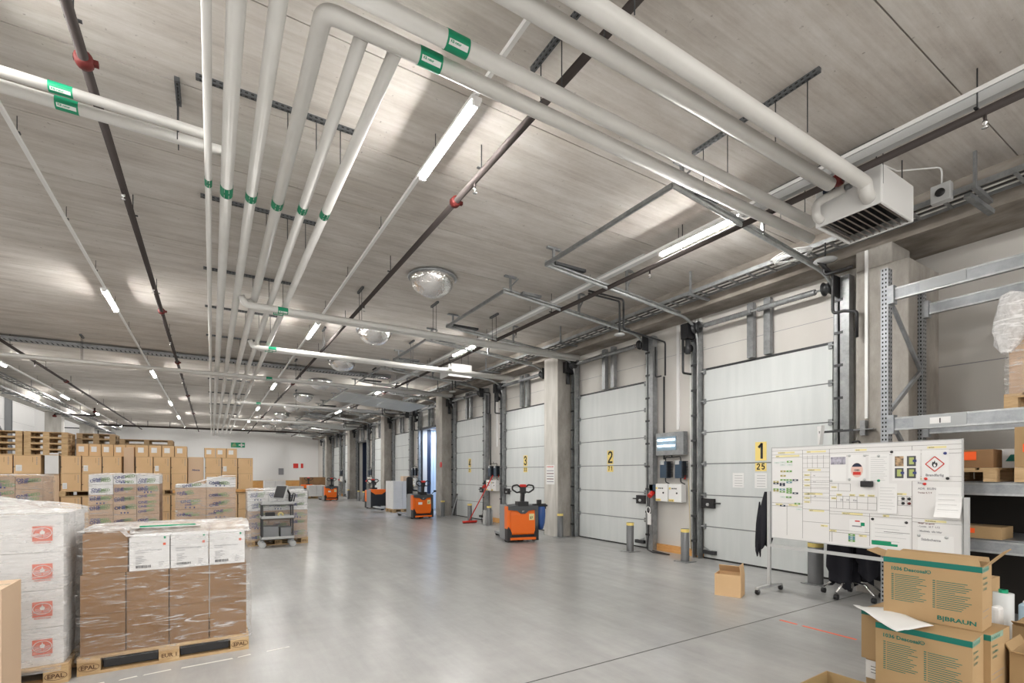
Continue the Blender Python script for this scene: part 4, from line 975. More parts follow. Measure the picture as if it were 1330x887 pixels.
# ---------------------------------------------------------------- grey service cart with monitor
t = thing('service_cart', 'grey three-tier service cart on castors in front of the wrapped loads', 'cart', (1.22, 12.0, 0))
cx0, cx1, cy0, cy1 = .90, 1.56, 11.75, 12.15
for z, w in ((.92, .03), (.62, .03), (.17, .04)):
    m = MB(); m.box(cx0, cx1, cy0, cy1, z, z + .02, M_LGREY); 
    for a, b, c_, d in ((cx0, cx1, cy0, cy0 + .015), (cx0, cx1, cy1 - .015, cy1), (cx0, cx0 + .015, cy0, cy1), (cx1 - .015, cx1, cy0, cy1)): m.box(a, b, c_, d, z, z + .07, M_LGREY)
    m.build('shelf', t, bevel=.004)
for x in (cx0 + .03, cx1 - .03):
    for y in (cy0 + .03, cy1 - .03):
        m = MB(); m.bar((x, y, .15), (x, y, .98), .028, .028, M_DARK); m.build('upright', t)
        m = MB(); m.lathe([(0, -.018), (.062, -.018), (.07, -.01), (.07, .01), (.062, .018), (0, .018)], (x, y - .0, .07), M_LGREY, 18, 'Y'); m.box(x - .02, x + .02, y - .03, y + .03, .12, .17, M_GREY); m.build('castor', t)
m = MB(); m.tube(fillet([(cx1 - .02, cy0 + .03, .95), (cx1 + .02, cy0 + .03, 1.16), (cx1 + .02, cy1 - .03, 1.16), (cx1 - .02, cy1 - .03, .95)], .05), .014, M_DARK, 8); m.build('push_handle', t)
t = thing('monitor', 'grey flat monitor on a black arm above the service cart', 'monitor', (1.42, 11.95, .95))
T = Matrix.Translation((1.30, 11.9, 1.2)) @ Matrix.Rotation(radians(-62), 4, 'Z') @ Matrix.Rotation(radians(-18), 4, 'X')
m = MB(); m.box(-.19, .19, -.015, .015, -.15, .15, M_LGREY, T); m.box(-.175, .175, -.017, -.0155, -.135, .135, M_BLACK, T); m.build('screen', t)
m = MB(); m.tube(fillet([(1.5, 12.05, .98), (1.5, 12.05, 1.15), (1.42, 11.98, 1.3), (1.33, 11.92, 1.2)], .04), .022, M_BLACK, 8); m.build('arm', t)
m = MB(); m.box(1.1, 1.36, 11.82, 12.0, .942, .985, M_BLACK); tag(m.build('label_printer', bevel=.006), 'black keyboard tray device on the top shelf of the service cart', 'printer')
m = MB(); m.box(1.0, 1.18, 11.82, 12.0, .642, .76, M_BLACK); tag(m.build('battery_pack', bevel=.01), 'black device on the middle shelf of the service cart', 'device')
m = MB(); m.lathe([(.028, -.025), (.06, -.025), (.06, .025), (.028, .025), (.028, -.025)], (1.29, 11.83, .705), mat('tape_yellow', (.8, .68, .3), .4), 20, 'Y'); tag(m.build('tape_roll'), 'yellowish tape roll standing on the middle shelf of the cart', 'tape roll')
m = MB(); m.box(.95, 1.25, 11.8, 12.1, .195, .45, M_GREY); m.box(.94, 1.26, 11.79, 12.11, .44, .46, M_GREY); tag(m.build('plastic_crate', bevel=.006), 'larger grey plastic crate on the bottom cart shelf', 'crate')
m = MB(); m.box(1.29, 1.5, 11.8, 12.1, .195, .42, M_GREY); m.box(1.28, 1.51, 11.79, 12.11, .41, .43, M_GREY); tag(m.build('plastic_crate', bevel=.006), 'smaller grey plastic crate on the right of the bottom cart shelf', 'crate')
# ---------------------------------------------------------------- pallet trucks
def truck(label, loc, rz, basket=False, guard=False, forks=1.15, plate='57', back=False):
    t = thing('pallet_truck', label, 'pallet truck', loc, rz, 'orange pallet trucks'); W = .36; t.scale = (1.06, 1.06, 1.06)
    m = MB(); m.box(-W + .03, W - .03, -.02, .42, .12, .70, M_TRUCKGREY); m.box(-W, -W + .03, .0, .55, .05, .82, M_GREY); m.box(W - .03, W, .0, .55, .05, .82, M_GREY); m.build('chassis', t, True, .01)
    if not back:
        m = MB(); pr = [(-.06, .17), (-.085, .2), (-.085, .60), (-.05, .72), (-.03, .76), (.0, .76), (.0, .17)]
        vs = [(-W + .075, a, b) for a, b in pr]; m.prism(vs, (2 * W - .15, 0, 0), M_ORANGE)
        m.build('battery_cover', t, True, .012)
        m = MB(); m.text(plate, (.16, -.087, .52), (1, 0, 0), (0, 0, 1), .07, M_INK); m.box(.14, .26, -.0865, -.085, .49, .63, M_YELM)
        m.box(-.18, -.04, -.0865, -.085, .48, .56, M_PAPER) if basket is False else None
        m.build('plate', t, True)
    for s in (-1, 1):
        m = MB(); xa = s * (W - .075) ; m.box(min(xa, s * (W + .008)), max(xa, s * (W + .008)), -.075, .13, .30, .80, M_ORANGE if s < 0 or back else M_TRUCKGREY); m.build('side_cover', t, True, .012)
        m = MB(); m.prism([(s * (W - .1), -.10, .04), (s * (W + .005), -.10, .04), (s * (W + .005), -.10, .30), (s * (W - .03), -.10, .36), (s * (W - .1), -.10, .22)], (0, .2, 0), M_BLACK); m.build('wheel_guard', t, True, .01)
        m = MB(); m.lathe([(0, -.03), (.075, -.03), (.08, 0), (.075, .03), (0, .03)], (s * (W - .04), .12, .082), M_RUBBER, 18, 'X'); m.build('castor', t, True)
    m = MB(); vs = [(-W + .02, -.10, .80), (-W + .02, -.10, .72), (-.13, -.10, .70), (-.05, -.10, .635), (.05, -.10, .635), (.13, -.10, .70), (W - .02, -.10, .72), (W - .02, -.10, .80), (.0, -.10, .83)]
    m.prism(vs, (0, .5, 0), M_TRUCKGREY); m.box(-.12, .12, -.11, .12, .80, .90, M_BLACK); m.text('BT', (0, -.1015, .67), (1, 0, 0), (0, 0, 1), .045, M_LGREY, 'C'); m.build('hood', t, True, .012)
    if back:
        m = MB(); m.prism([(-W + .03, .57, .84), (-W + .03, .57, .74), (-.15, .57, .62), (.15, .57, .62), (W - .03, .57, .74), (W - .03, .57, .84)], (0, -.35, 0), M_ORANGE); m.build('rear_cover', t, True, .01)
    m = MB(); m.box(-.3, .3, -.11, .0, .06, .115, M_ORANGE); m.box(-.33, .33, -.08, .1, .115, .155, M_BLACK); m.build('bumper', t, True, .008)
    m = MB(); m.lathe([(0, -.05), (.115, -.05), (.115, .05), (0, .05)], (0, .12, .116), M_RUBBER, 20, 'X'); m.build('drive_wheel', t, True)
    h = thing_part = bpy.data.objects.new('tiller', None); COL.objects.link(h); h.parent = t
    m = MB(); m.bar((0, -.02, .88), (0, -.06, 1.12), .12, .07, M_BLACK); m.build('tiller_column', h, True, .01)
    m = MB()
    for s in (-1, 1): m.tube(fillet([(s * .04, -.06, 1.20), (s * .13, -.07, 1.27), (s * .24, -.08, 1.25), (s * .25, -.08, 1.17), (s * .14, -.07, 1.10), (s * .04, -.06, 1.12)], .045), .018, M_BLACK, 10)
    m.box(-.06, .06, -.11, -.02, 1.08, 1.22, M_BLACK); m.build('handle_loop', h, True)
    m = MB(); m.box(-.075, .075, -.11, -.03, 1.22, 1.28, M_REDB); m.build('safety_button', h, True, .02)
    for s in (-1, 1):
        m = MB(); m.box(s * .18 - .08, s * .18 + .08, .55, .55 + forks, .06, .12, M_GREY if not back else M_LGREY); m.lathe([(0, -.06), (.04, -.06), (.04, .06), (0, .06)], (s * .18, .5 + forks, .041), M_RUBBER, 12, 'X'); m.build('fork', t, True, .01)
    m = MB(); m.box(-W + .02, W - .02, .44, .56, .05, .74, M_BLACK); m.build('mast_plate', t, True, .01)
    if basket:
        m = MB(); m.box(W - .1, W + .22, .0, .06, .72, .84, M_BLACK); m.box(W + .02, W + .24, -.04, .2, .78, .82, M_BLACK); m.box(W + .0, W + .1, -.02, .05, .84, .93, M_BLACK); m.build('basket_frame', t, True, .008)
        m = MB(); m.lathe([(.001, .25), (.05, .27), (.09, .4), (.11, .6), (.10, .75), (.085, .78)], (W + .11, .06, 0), M_BLUEBAG, 14)
        m.v = [v + V((.02 * nz(v.x * 9, v.y * 9, v.z * 7), .02 * nz(v.x * 9, v.z * 9, 3), 0)) for v in m.v]; m.build('blue_bag', t, True)
    if guard:
        m = MB(); m.tube(fillet([(-W + .02, .5, .7), (-W + .02, .5, 1.38), (-W + .2, .5, 1.38), (-W + .2, .5, .95), (-W + .38, .5, .93)], .06), .03, M_BLACK, 10); m.box(-W + .0, -W + .2, .48, .53, .82, 1.36, M_BLACK); m.build('load_guard', t, True)
        m = MB(); m.tube([(W - .0, .02, .84), (W + .08, .0, .9)], .012, M_BLACK, 8); m.lathe([(0, -.03), (.045, -.03), (.05, 0), (.045, .03), (0, .03)], (W + .1, .0, .92), M_BLACK, 12); m.build('mirror_knob', t, True)
    return t
truck('orange pallet truck with blue bag, nearest to the camera, by the door numbered 3', (6.22, 9.70, 0), radians(-14), basket=True, forks=.8)
truck('orange pallet truck with black load guard in front of the blue-lit door', (6.42, 16.6, 0), radians(2), guard=True)
truck('pallet truck seen from its dark fork side, orange top, past the white boxed load', (6.45, 22.9, 0), radians(186), back=True, forks=.9)
truck('small orange pallet truck far down the hall', (6.05, 30.4, 0), radians(4))
truck('farthest pallet truck, dark side turned to the camera', (5.5, 35.0, 0), radians(160), back=True)
# ---------------------------------------------------------------- bollards
def bollard(label, x, y, h=.6, r=.075):
    t = thing('bollard', label, 'bollard', (x, y, 0), 0, 'grey steel bollards along the dock doors')
    m = MB(); m.lathe([(0, h), (r, h), (r, 0)], (x, y, 0), mat('bollard_steel', (.17, .175, .18), .45, .4), 24); m.build('post', t)
    m = MB(); m.lathe([(r + .001, h), (r + .001, h - .06)], (x, y, 0), M_YEL, 24)
    for k in range(5):
        a = 2 * pi * k / 5; m.add([(x + (r + .002) * cos(a + q), y + (r + .002) * sin(a + q), h - z) for q, z in ((0, .0), (.75, .0), (1.25, .06), (.5, .06))], [(0, 1, 2, 3)], M_INK)
    m.build('warning_tape', t)
    m = MB(); m.box(x - .14, x + .14, y - .14, y + .14, 0, .012, M_GALVD); m.build('base_plate', t)
for i, y in enumerate((3.78, 5.98, 7.36, 9.93, 13.4, 14.75, 17.0, 20.9, 22.2, 24.4, 28.2, 29.3, 31.9)):
    bollard('grey bollard with yellow and black tape ' + ['behind the whiteboard', 'between doors 1 and 2, nearer one', 'between doors 1 and 2, further one', 'in front of the column past door 2', 'between doors 3 and 4, nearer one', 'between doors 3 and 4 beside the red broom', 'beside the column before the blue-lit door', 'just past the blue-lit door', 'before the sixth door', 'beside the third column', 'past the seventh door', 'before the dark open door', 'by the fourth column'][i], 7.52 if i in (0, 3) else 7.38, y, r=.10 if i == 0 else .075)
# ---------------------------------------------------------------- broom, dustpan, box
t = thing('broom', 'red push broom leaning on the pillar between doors 3 and 4', 'broom', (7.2, 14.2, 0))
a = onX(612, 678, 7.15); m = MB(); m.box(6.9, 7.4, 14.25, 14.33, .03, .08, M_REDB); m.build('head', t)
m = MB(); m.box(6.91, 7.39, 14.26, 14.32, 0, .03, M_RED); m.build('bristles', t)
m = MB(); m.tube([(7.12, 14.28, .08), (7.85, 14.0, 1.55)], .018, M_REDB, 10); m.build('handle', t)
m = MB(); m.box(7.35, 7.62, 13.6, 13.75, 0, .45, M_LGREY); m.box(7.36, 7.61, 13.61, 13.74, .45, .455, M_GREY); tag(m.build('metal_bin', bevel=.01), 'light grey metal box on the floor by the pillar of doors 3 and 4', 'metal box')
m = MB(); m.bar((7.7, 17.15 - .4, .05), (7.85, 16.95 - .2, .85), .12, .04, M_BLACK); m.bar((7.6, 16.7, .05), (7.8, 16.6, .8), .06, .03, M_GALVD); tag(m.build('ramp_plate'), 'dark ramp plates leaning on the second column', 'ramp plate')
m = MB(); m.lathe([(0, 0), (.09, 0), (.1, .02), (.1, .2), (.085, .2), (.08, .03), (0, .03)], (7.3, 18.2, 0), M_PAPER, 18); tag(m.build('bucket'), 'small white bucket on the floor before the blue-lit door', 'bucket')
# ---------------------------------------------------------------- dock control boxes between the doors
def lamp_box(y, z0, z1, lab):
    t = thing('dock_lamp', lab, 'wall lamp', (7.9, y, z1), 0, 'dock lamps on the pillars'); m = MB()
    m.box(7.86, 7.99, y - .35, y + .35, z0, z1, M_GALVD); m.build('housing', t, bevel=.006)
    m = MB(); m.box(7.85, 7.86, y - .18, y + .31, z0 + .1, z1 - .08, mat('lamp_window', (.22, .30, .36), .2)); m.build('window', t)
    for k in (0, 1): m = MB(); m.tube([(7.846, y - .15, z0 + .19 + .12 * k), (7.846, y + .28, z0 + .19 + .12 * k)], .016, M_DOCKL, 8); m.build('tube', t)
lamp_box(6.76, 1.98, 2.44, 'grey wall lamp box with two glowing tubes between doors 1 and 2')
def controls(k):
    y = 6.75 + PITCH * k; w1 = ['between doors 1 and 2', 'between doors 3 and 4', 'past the blue-lit open door', 'before the dark open door', 'far down the wall'][k]
    for i, yy in enumerate((6.91, 6.53)):
        yy += PITCH * k; t = thing('door_drive', f'blue-black ribbed drive unit {["left", "right"][i]} of two on the pillar {w1}', 'drive unit', (7.9, yy, 1.7), 0, 'blue-black drive units on the pillars')
        m = MB(); m.box(7.86, 7.99, yy - .09, yy + .09, 1.52, 1.86, M_BLUE); m.build('body', t, bevel=.008)
        m = MB(); [m.box(7.84, 7.99, yy - .13, yy - .09, 1.54 + q * .03, 1.555 + q * .03, M_BLACK) for q in range(11)]; m.build('heat_sink', t)
        m = MB(); m.box(7.85, 7.86, yy - .02, yy + .07, 1.79, 1.87, M_LGREY); m.build('label_plate', t)
        m = MB(); m.tube(fillet([(7.93, yy, 1.86), (7.93, yy, 1.95), (7.93, y, 1.93), (7.93, y, 2.0)], .04), .01, M_BLACK, 6); m.tube(fillet([(7.93, yy, 1.52), (7.93, yy, 1.44), (7.93, yy - .1, 1.40)], .04), .012, M_BLACK, 6); m.build('cable', t)
    for i, yy in enumerate((6.94, 6.60)):
        yy += PITCH * k; t = thing('control_cabinet', f'white control cabinet with buttons, {["left", "right"][i]} of two, {w1}', 'control cabinet', (7.9, yy, 1.2), 0, 'white control cabinets on the pillars')
        m = MB(); m.box(7.84, 7.99, yy - .155, yy + .155, 1.04, 1.40, M_WHITE); m.build('cabinet', t, bevel=.006)
        m = MB(); [m.lathe([(0, -.008), (.014, -.008), (.014, 0)], (7.84, yy + .06 - q * .045, 1.31), M_BLACK, 10, 'X') for q in range(3)]; m.lathe([(0, -.012), (.022, -.012), (.022, 0)], (7.84, yy + .12, 1.31), M_YEL, 12, 'X'); m.lathe([(0, -.01), (.018, -.01), (.018, 0)], (7.84, yy - .05, 1.22), M_BLACK, 10, 'X'); m.build('button_row', t)
        m = MB(); m.box(7.836, 7.84, yy + .02, yy + .15, 1.05, 1.095, M_YEL); m.text('A-OK', (7.835, yy + .13, 1.058), (0, -1, 0), U, .035, M_INK); m.build('yellow_label', t)
    t = thing('power_socket', f'grey and red socket box beside the cabinets {w1}', 'socket', (7.9, y + .43, 1.2), 0, 'socket boxes on the pillars')
    m = MB(); m.box(7.86, 7.99, y + .38, y + .54, 1.25, 1.38, M_BLUE); m.build('housing', t); m = MB(); m.tube([(7.9, y + .46, 1.22), (7.78, y + .46, 1.14)], .05, M_REDB, 12); m.build('plug', t)
    m = MB(); m.tube(fillet([(7.8, y + .47, 1.1), (7.8, y + .5, .3), (7.75, y + .5, .03), (7.6, y + .2, .02), (7.65, y - .3, .02), (7.7, y + .3, .03)], .1), .012, M_BLACK, 6); m.build('cable', t)
    m = MB(); m.box(7.95, 8.04, y + .48, y + .56, 1.75, 2.1, M_PAPER); m.box(7.948, 7.95, y + .49, y + .55, 1.95, 2.03, M_RED if k == 0 else M_GREEN); tag(m.build('wall_switch'), f'slim switch box with coloured push button {w1}', 'switch', 'switch boxes on the pillars')
    m = MB(); m.box(7.98, 8.045, y - .68, y + .62, .0, .14, M_PLY); tag(m.build('kick_board'), f'orange wooden kick board at the foot of the pillar {w1}', 'kick board', 'kick boards at the pillars')
    m = MB(); m.tube([(7.96, y - .38, 1.5), (7.96, y - .44, .12)], .008, mat('rope', (.6, .5, .3), .8), 6); m.lathe([(0, -.03), (.02, -.02), (.028, .06), (0, .07)], (7.95, y - .3, 1.52), M_REDB, 10); tag(m.build('pull_rope'), f'thin tan rope and red grip hanging {w1}', 'rope', 'pull ropes at the pillars')
for k in range(5): controls(k)
m = MB(); m.tube([(7.74, 7.2 + .05 * cos(a), .85 + .07 * sin(a)) for a in [2 * pi * q / 20 for q in range(21)]], .009, M_PAPER, 6); m.box(7.735, 7.745, 7.13, 7.22, .55, .78, M_PAPER); m.build
tag(m.build('hanging_tag'), 'white tag and loop of cord hanging beside the cabinets of doors 1 and 2', 'tag')
# pilaster profiles on the white pillar between doors 1 and 2
for k in range(5):
    y = 6.75 + PITCH * k; m = MB()
    for q in range(4): m.box(8.0, 8.05, y - .62 + q * .07, y - .59 + q * .07, .14, 4.6, M_WHITE)
    m.box(8.02, 8.05, y - .1, y - .04, 2.5, 4.6, M_WHITE); o = m.build('trim_pillar'); struct(o)
# round sign, notice, signs at the far end
m = MB(); m.lathe([(0, -.012), (.10, -.012), (.11, 0)], (7.5, 17.45, 1.95), M_REDB, 20, 'X'); tag(m.build('fire_sign'), 'round red sign on the second concrete column', 'sign')
t = thing('safety_notice', 'white notice with red text on the column past door 2', 'notice', (7.49, 10.35, 1.6)); m = MB(); m.box(7.492, 7.499, 10.14, 10.50, 1.33, 1.83, M_PAPER); m.build('sheet', t)
m = MB(); m.text('LIVRÄDDANDE', (7.491, 10.48, 1.77), (0, -1, 0), U, .045, M_REDB); [m.box(7.4905, 7.492, 10.17, 10.47, 1.39 + q * .07, 1.41 + q * .07, M_RED if q % 2 else M_INKG) for q in range(5)]; m.build('print', t)
c = onY(389, 605, YF); t = thing('fire_hose_sign', 'small red and white sign on the back wall', 'sign', (c.x, YF - .05, c.z)); m = MB(); m.box(c.x - .55, c.x + .5, YF - .02, YF - .01, c.z - .22, c.z + .22, M_PAPER); m.build('plate', t); m = MB(); m.box(c.x - .5, c.x - .1, YF - .03, YF - .02, c.z - .2, c.z + .2, M_REDB); m.box(c.x + .1, c.x + .3, YF - .03, YF - .02, c.z - .2, c.z + .2, M_REDB); m.build('symbol', t)
c = onY(309, 578, YF); t = thing('exit_sign', 'green emergency exit sign on the back wall', 'exit sign', (c.x, YF - .05, c.z)); m = MB(); m.box(c.x - .5, c.x + .5, YF - .06, YF - .01, c.z - .2, c.z + .2, M_GREEN); m.build('plate', t)
m = MB(); m.box(c.x + .05, c.x + .45, YF - .07, YF - .06, c.z - .05, c.z + .05, M_PAPER); m.box(c.x + .2, c.x + .3, YF - .07, YF - .06, c.z - .15, c.z + .15, M_PAPER); m.prism([(c.x - .45, YF - .07, c.z - .15), (c.x - .1, YF - .07, c.z - .1), (c.x - .2, YF - .07, c.z + .17), (c.x - .35, YF - .07, c.z + .1)], (0, .01, 0), M_LIMEP); m.build('symbol', t)
for (px, py, lab, mt_) in ((365, 612, 'small dark notice hanging on the back wall', M_INKG), ):
    c = onY(px, py, YF); m = MB(); m.box(c.x - .2, c.x + .2, YF - .03, YF - .01, c.z - .3, c.z + .25, mt_); tag(m.build('notice_board'), lab, 'notice board')
# swing arm on the near column
c = onX(1128, 537, 7.5); t = thing('swing_arm', 'grey swing arm with white end on the column right of door 1', 'swing arm', (7.45, 3.15, c.z)); m = MB()
m.bar((7.44, 3.0, 2.2), (7.44, 3.3, 2.2), .09, .012, M_GALVD); m.bar((7.47, 3.13, 2.12), (7.47, 3.13, 2.32), .12, .06, M_GALVD, (0, 1, 0)); m.build('bracket', t)
m = MB(); m.bar((7.44, 3.13, 2.2), (7.3, 3.62, 2.19), .03, .03, M_DARK); m.build('arm', t); m = MB(); m.prism([(7.24, 3.56, 2.28), (7.36, 3.68, 2.28), (7.34, 3.66, 2.02), (7.3, 3.62, 2.02)], (.03, -.03, 0), M_WHITE); m.build('end_piece', t)
c1 = onX(1126, 312, 7.5); m = MB(); m.box(7.478, 7.5, c1.y - .018, c1.y + .018, 2.35, 4.6, M_WHITE); tag(m.build('cable_conduit'), 'white vertical conduit on the near concrete column', 'conduit')
m = MB(); m.box(7.42, 7.5, 2.78, 3.02, 1.2, 1.98, M_CARDP); tag(m.build('junction_box'), 'pale box on the column just above the whiteboard edge', 'junction box')
# ---------------------------------------------------------------- pallet rack
RX0, RX1, RY = 6.82, 7.81, 2.60
t = thing('pallet_rack', 'galvanised pallet rack with perforated uprights at the right edge', 'pallet rack', ((RX0 + RX1) / 2, 1.2, 0))
for ry, hh in ((RY, 4.03), (-.2, 4.03)):
    for x in (RX0, RX1):
        m = MB(); s = -1 if x == RX0 else 1
        m.box(x - .04, x + .06, ry - .005, ry + .0, 0, hh, M_STEEL)           # face seen from the camera side
        m.box(x - .045, x - .04, ry - .005, ry + .07, 0, hh, M_STEEL); m.box(x + .06, x + .065, ry - .005, ry + .05, 0, hh, M_STEEL)
        z = .1
        while z < hh - .03:
            m.box(x - .047, x - .0452, ry + .010, ry + .024, z, z + .022, M_HOLE); m.box(x - .047, x - .0452, ry + .042, ry + .056, z, z + .022, M_HOLE)
            m.box(x - .025, x - .010, ry - .0068, ry - .005, z, z + .022, M_HOLE); m.box(x + .03, x + .045, ry - .0068, ry - .005, z, z + .022, M_HOLE); z += .05
        m.build('upright', t)
        m = MB(); m.box(x - .06, x + .08, ry - .03, ry + .09, 0, .008, M_STEEL); m.build('foot_plate', t)
    zs = [.25, 1.0, 1.75, 2.55, 3.2, 3.95]
    prs = [((RX0 + .05, .3), (RX1, .3)), ((RX0 + .05, 3.75), (RX1 - .02, 3.95)), ((RX0 + .05, 3.72), (RX1 - .02, 2.95)), ((RX1 - .02, 2.92), (RX0 + .05, 2.33)), ((RX0 + .05, 2.3), (RX1 - .02, 1.55)), ((RX1 - .02, 1.5), (RX0 + .05, .9))]
    for (xa, za), (xb, zb) in prs:
        m = MB(); m.bar((xa, ry + .03, za), (xb, ry + .03, zb), .045, .035, M_STEEL, (0, 1, 0)); m.build('brace', t)
for z, h in ((3.71, .14), (2.19, .15), (1.45, .13), (.86, .13)):
    for x in (RX0, RX1):
        m = MB(); m.box(x - .02, x + .03, -.13, RY - .01, z - h / 2, z + h / 2, M_STEEL); m.box(x - .024, x - .02, -.13, RY - .01, z - h / 2, z - h / 2 + .02, M_GALV); m.box(x - .024, x - .02, -.13, RY - .01, z + h / 2 - .02, z + h / 2, M_GALV)
        m.box(x - .05, x + .05, RY - .06, RY - .006, z - h / 2 - .04, z + h / 2 + .03, M_STEEL); m.build('beam', t)
for z in (1.52, .93):
    m = MB(); m.box(RX0 - .0, RX1, -.1, RY - .02, z, z + .006, M_STEEL); m.build('shelf_deck', t)
c = onX(1221, 542, RX0 - .03); m = MB(); m.box(RX0 - .03, RX0 - .025, c.y - .22, c.y + .24, 2.13, 2.26, mat('clear_holder', (.42, .44, .45), .15)); m.box(RX0 - .032, RX0 - .03, c.y - .09, c.y + .09, 2.16, 2.23, M_PAPER); m.text('1', (RX0 - .033, c.y, 2.168), (0, -1, 0), U, .07, M_INK, 'C'); m.build('bay_label', t)
m = MB(); m.box(RX0 - .03, RX0 - .022, 1.9, 2.3, 3.66, 3.77, mat('clear_holder', (.42, .44, .45), .15)); m.build('bay_label', t)
# near-black sheet added for the shaded depth behind the lower rack shelves
m = MB(); m.box(RX1 + .07, RX1 + .09, -.2, RY, 0, 1.46, mat('rack_shade_brown', (.022, .018, .015), .8)); m.build('shade_sheet', t)
# goods on the rack
def rp(label, y0, y1, z, x0=RX0 - .04, x1=RX1 + .0): return pallet(label, x0, x1, y0, y1, z, 'pallets on the rack', along='Y', marks=False)
def side_label(px0, px1, py0, py1, x, mt, name, lab):
    a, b = onX(px0, py0, x), onX(px1, py1, x); m = MB(); m.box(x - .002, x - .0005, b.y, a.y, b.z, a.z, mt); return tag(m.build(name), lab, 'label')
simple_pallet('wooden pallet with small brown box on the rack shelf behind the whiteboard', RX0 - .06, RX1 + .1, 1.66, 2.45, 1.526, 'pallets on the rack')
a, b = onX(1270, 588, RX0 - .02), onX(1301, 605, RX0 - .02)
def fl(mt=M_FLUO):
    def f(m, x0, x1, y0, y1, z0, z1): m.box(x0 - .002, x0, y0 + (y1 - y0) * .42, y1 - .03, z0 + (z1 - z0) * .42, z1 - .02, mt)
    return f
carton('small brown box with fluorescent orange label on the rack pallet', RX0 - .03, RX0 + .25, 1.69, 2.0, 1.671, 1.86, M_CARD, 'boxes on the rack', fl())
m = MB(); m.box(RX0 + .35, RX0 + .9, .9, 2.45, 1.671, 1.87, M_CARDW)
for k in range(7): yk = 1.0 + k * .2; m.prism([(RX0 + .349, yk, 1.74), (RX0 + .349, yk + .09, 1.74), (RX0 + .349, yk + .05, 1.81), (RX0 + .349, yk - .04, 1.81)], (-.001, 0, 0), M_TEAL)
tag(m.build('striped_box'), 'white box with green slanted stripes behind the small brown box', 'box')
simple_pallet('wooden pallet under the tall tan carton at the right frame edge on the rack', RX0 - .06, RX1 + .1, .72, 1.53, 1.526, 'pallets on the rack')
def tall(m, x0, x1, y0, y1, z0, z1):
    m.box(x0 - .002, x0, y0 + .2, y1 - .06, z0 + .15, z0 + .23, M_FLUO); m.text('econ', (x0 - .002, y1 - .07, z0 + .28), (0, -1, 0), U, .11, M_INK)
carton('tall tan carton with orange label on the rack at the right frame edge', RX0 - .04, RX0 + .5, .95, 1.535, 1.671, 2.07, M_CARDL, 'boxes on the rack', tall)
carton('long low tan box with orange label on the lower rack shelf', RX0 - .02, RX0 + .35, 1.63, 2.12, .937, 1.06, M_CARDL, 'boxes on the rack', fl())
m = MB(); m.box(RX0 - .02, RX0 + .2, 2.13, 2.3, .937, 1.05, M_PAPER); tag(m.build('carton_white'), 'small white box left of the low tan box on the rack', 'box')
m = MB(); m.box(RX0, RX0 + .3, 1.2, 1.42, .937, .97, M_PAPER); tag(m.build('paper_stack'), 'flat white stack of paper on the lower rack shelf', 'paper')
# wrapped load high on the rack
simple_pallet('wooden pallet under the film-wrapped load high on the rack', RX0 - .0, RX1 + .1, .79, 1.62, 2.266, 'pallets on the rack')
for r, (za, zb) in enumerate(((2.411, 2.76), (2.761, 3.10), (3.101, 3.35))):
    carton(f'pale wrapped carton high on the rack, {["bottom", "middle", "top"][r]} layer', RX0 + .03, RX1, .82, 1.59, za, zb, M_CARDP2, 'pale cartons high on the rack')
film_shell('clear stretch film around the load high on the rack', RX0 + .01, RX1 + .02, .81, 1.61, 2.38, 3.36, off=.012, amp=.02, seed=9)
m = MB(); pts = []
n = 18; vs = []
prof = [(3.42, .05), (3.40, .16), (3.30, .19), (3.18, .17), (3.05, .20), (2.92, .15), (2.82, .05)]
for z, r in prof:
    for k in range(n):
        a = 2 * pi * k / n; f = 1 + .35 * nz(z * 6, a * 1.5, 2.2); vs.append((RX0 + .0 + .07 * cos(a) * f, 1.56 + (.22 * (3.4 - z)) * .35 + r * .62 * sin(a) * f, z))
m.add(vs, [(i * n + j, i * n + (j + 1) % n, (i + 1) * n + (j + 1) % n, (i + 1) * n + j) for i in range(len(prof) - 1) for j in range(n)], M_FILMD, True)
tag(m.build('loose_film'), 'crumpled loose stretch film hanging off the load high on the rack', 'stretch film')
# ---------------------------------------------------------------- whiteboard on castors
BX = 6.45; BY0, BY1, BZ0, BZ1 = 1.84, 3.80, .755, 1.95
t = thing('whiteboard', 'large mobile whiteboard covered with notes and grids in front of door 1', 'whiteboard', (BX, 2.82, 0))
m = MB(); m.box(BX, BX + .018, BY0, BY1, BZ0, BZ1, M_BOARD)
def bp(px, py): return onX(px, py, BX)
def hline(px0, py0, px1, py1, w=.004, mt=M_LINE):
    a, b = bp(px0, py0), bp(px1, py1); m.bar((BX - .0006, a.y, (a.z + b.z) / 2 if abs(a.z - b.z) < .03 else a.z), (BX - .0006, b.y, (a.z + b.z) / 2 if abs(a.z - b.z) < .03 else b.z), w, .0008, mt, (1, 0, 0)) 
def L_(y0, z0, y1, z1, w=.0035, mt=M_LINE):
    if abs(y0 - y1) < 1e-6: m.box(BX - .0008, BX, y0 - w / 2, y0 + w / 2, min(z0, z1), max(z0, z1), mt)
    else: m.box(BX - .0008, BX, min(y0, y1), max(y0, y1), z0 - w / 2, z0 + w / 2, mt)
def W(u): return BY1 - u     # u metres from the board's left edge
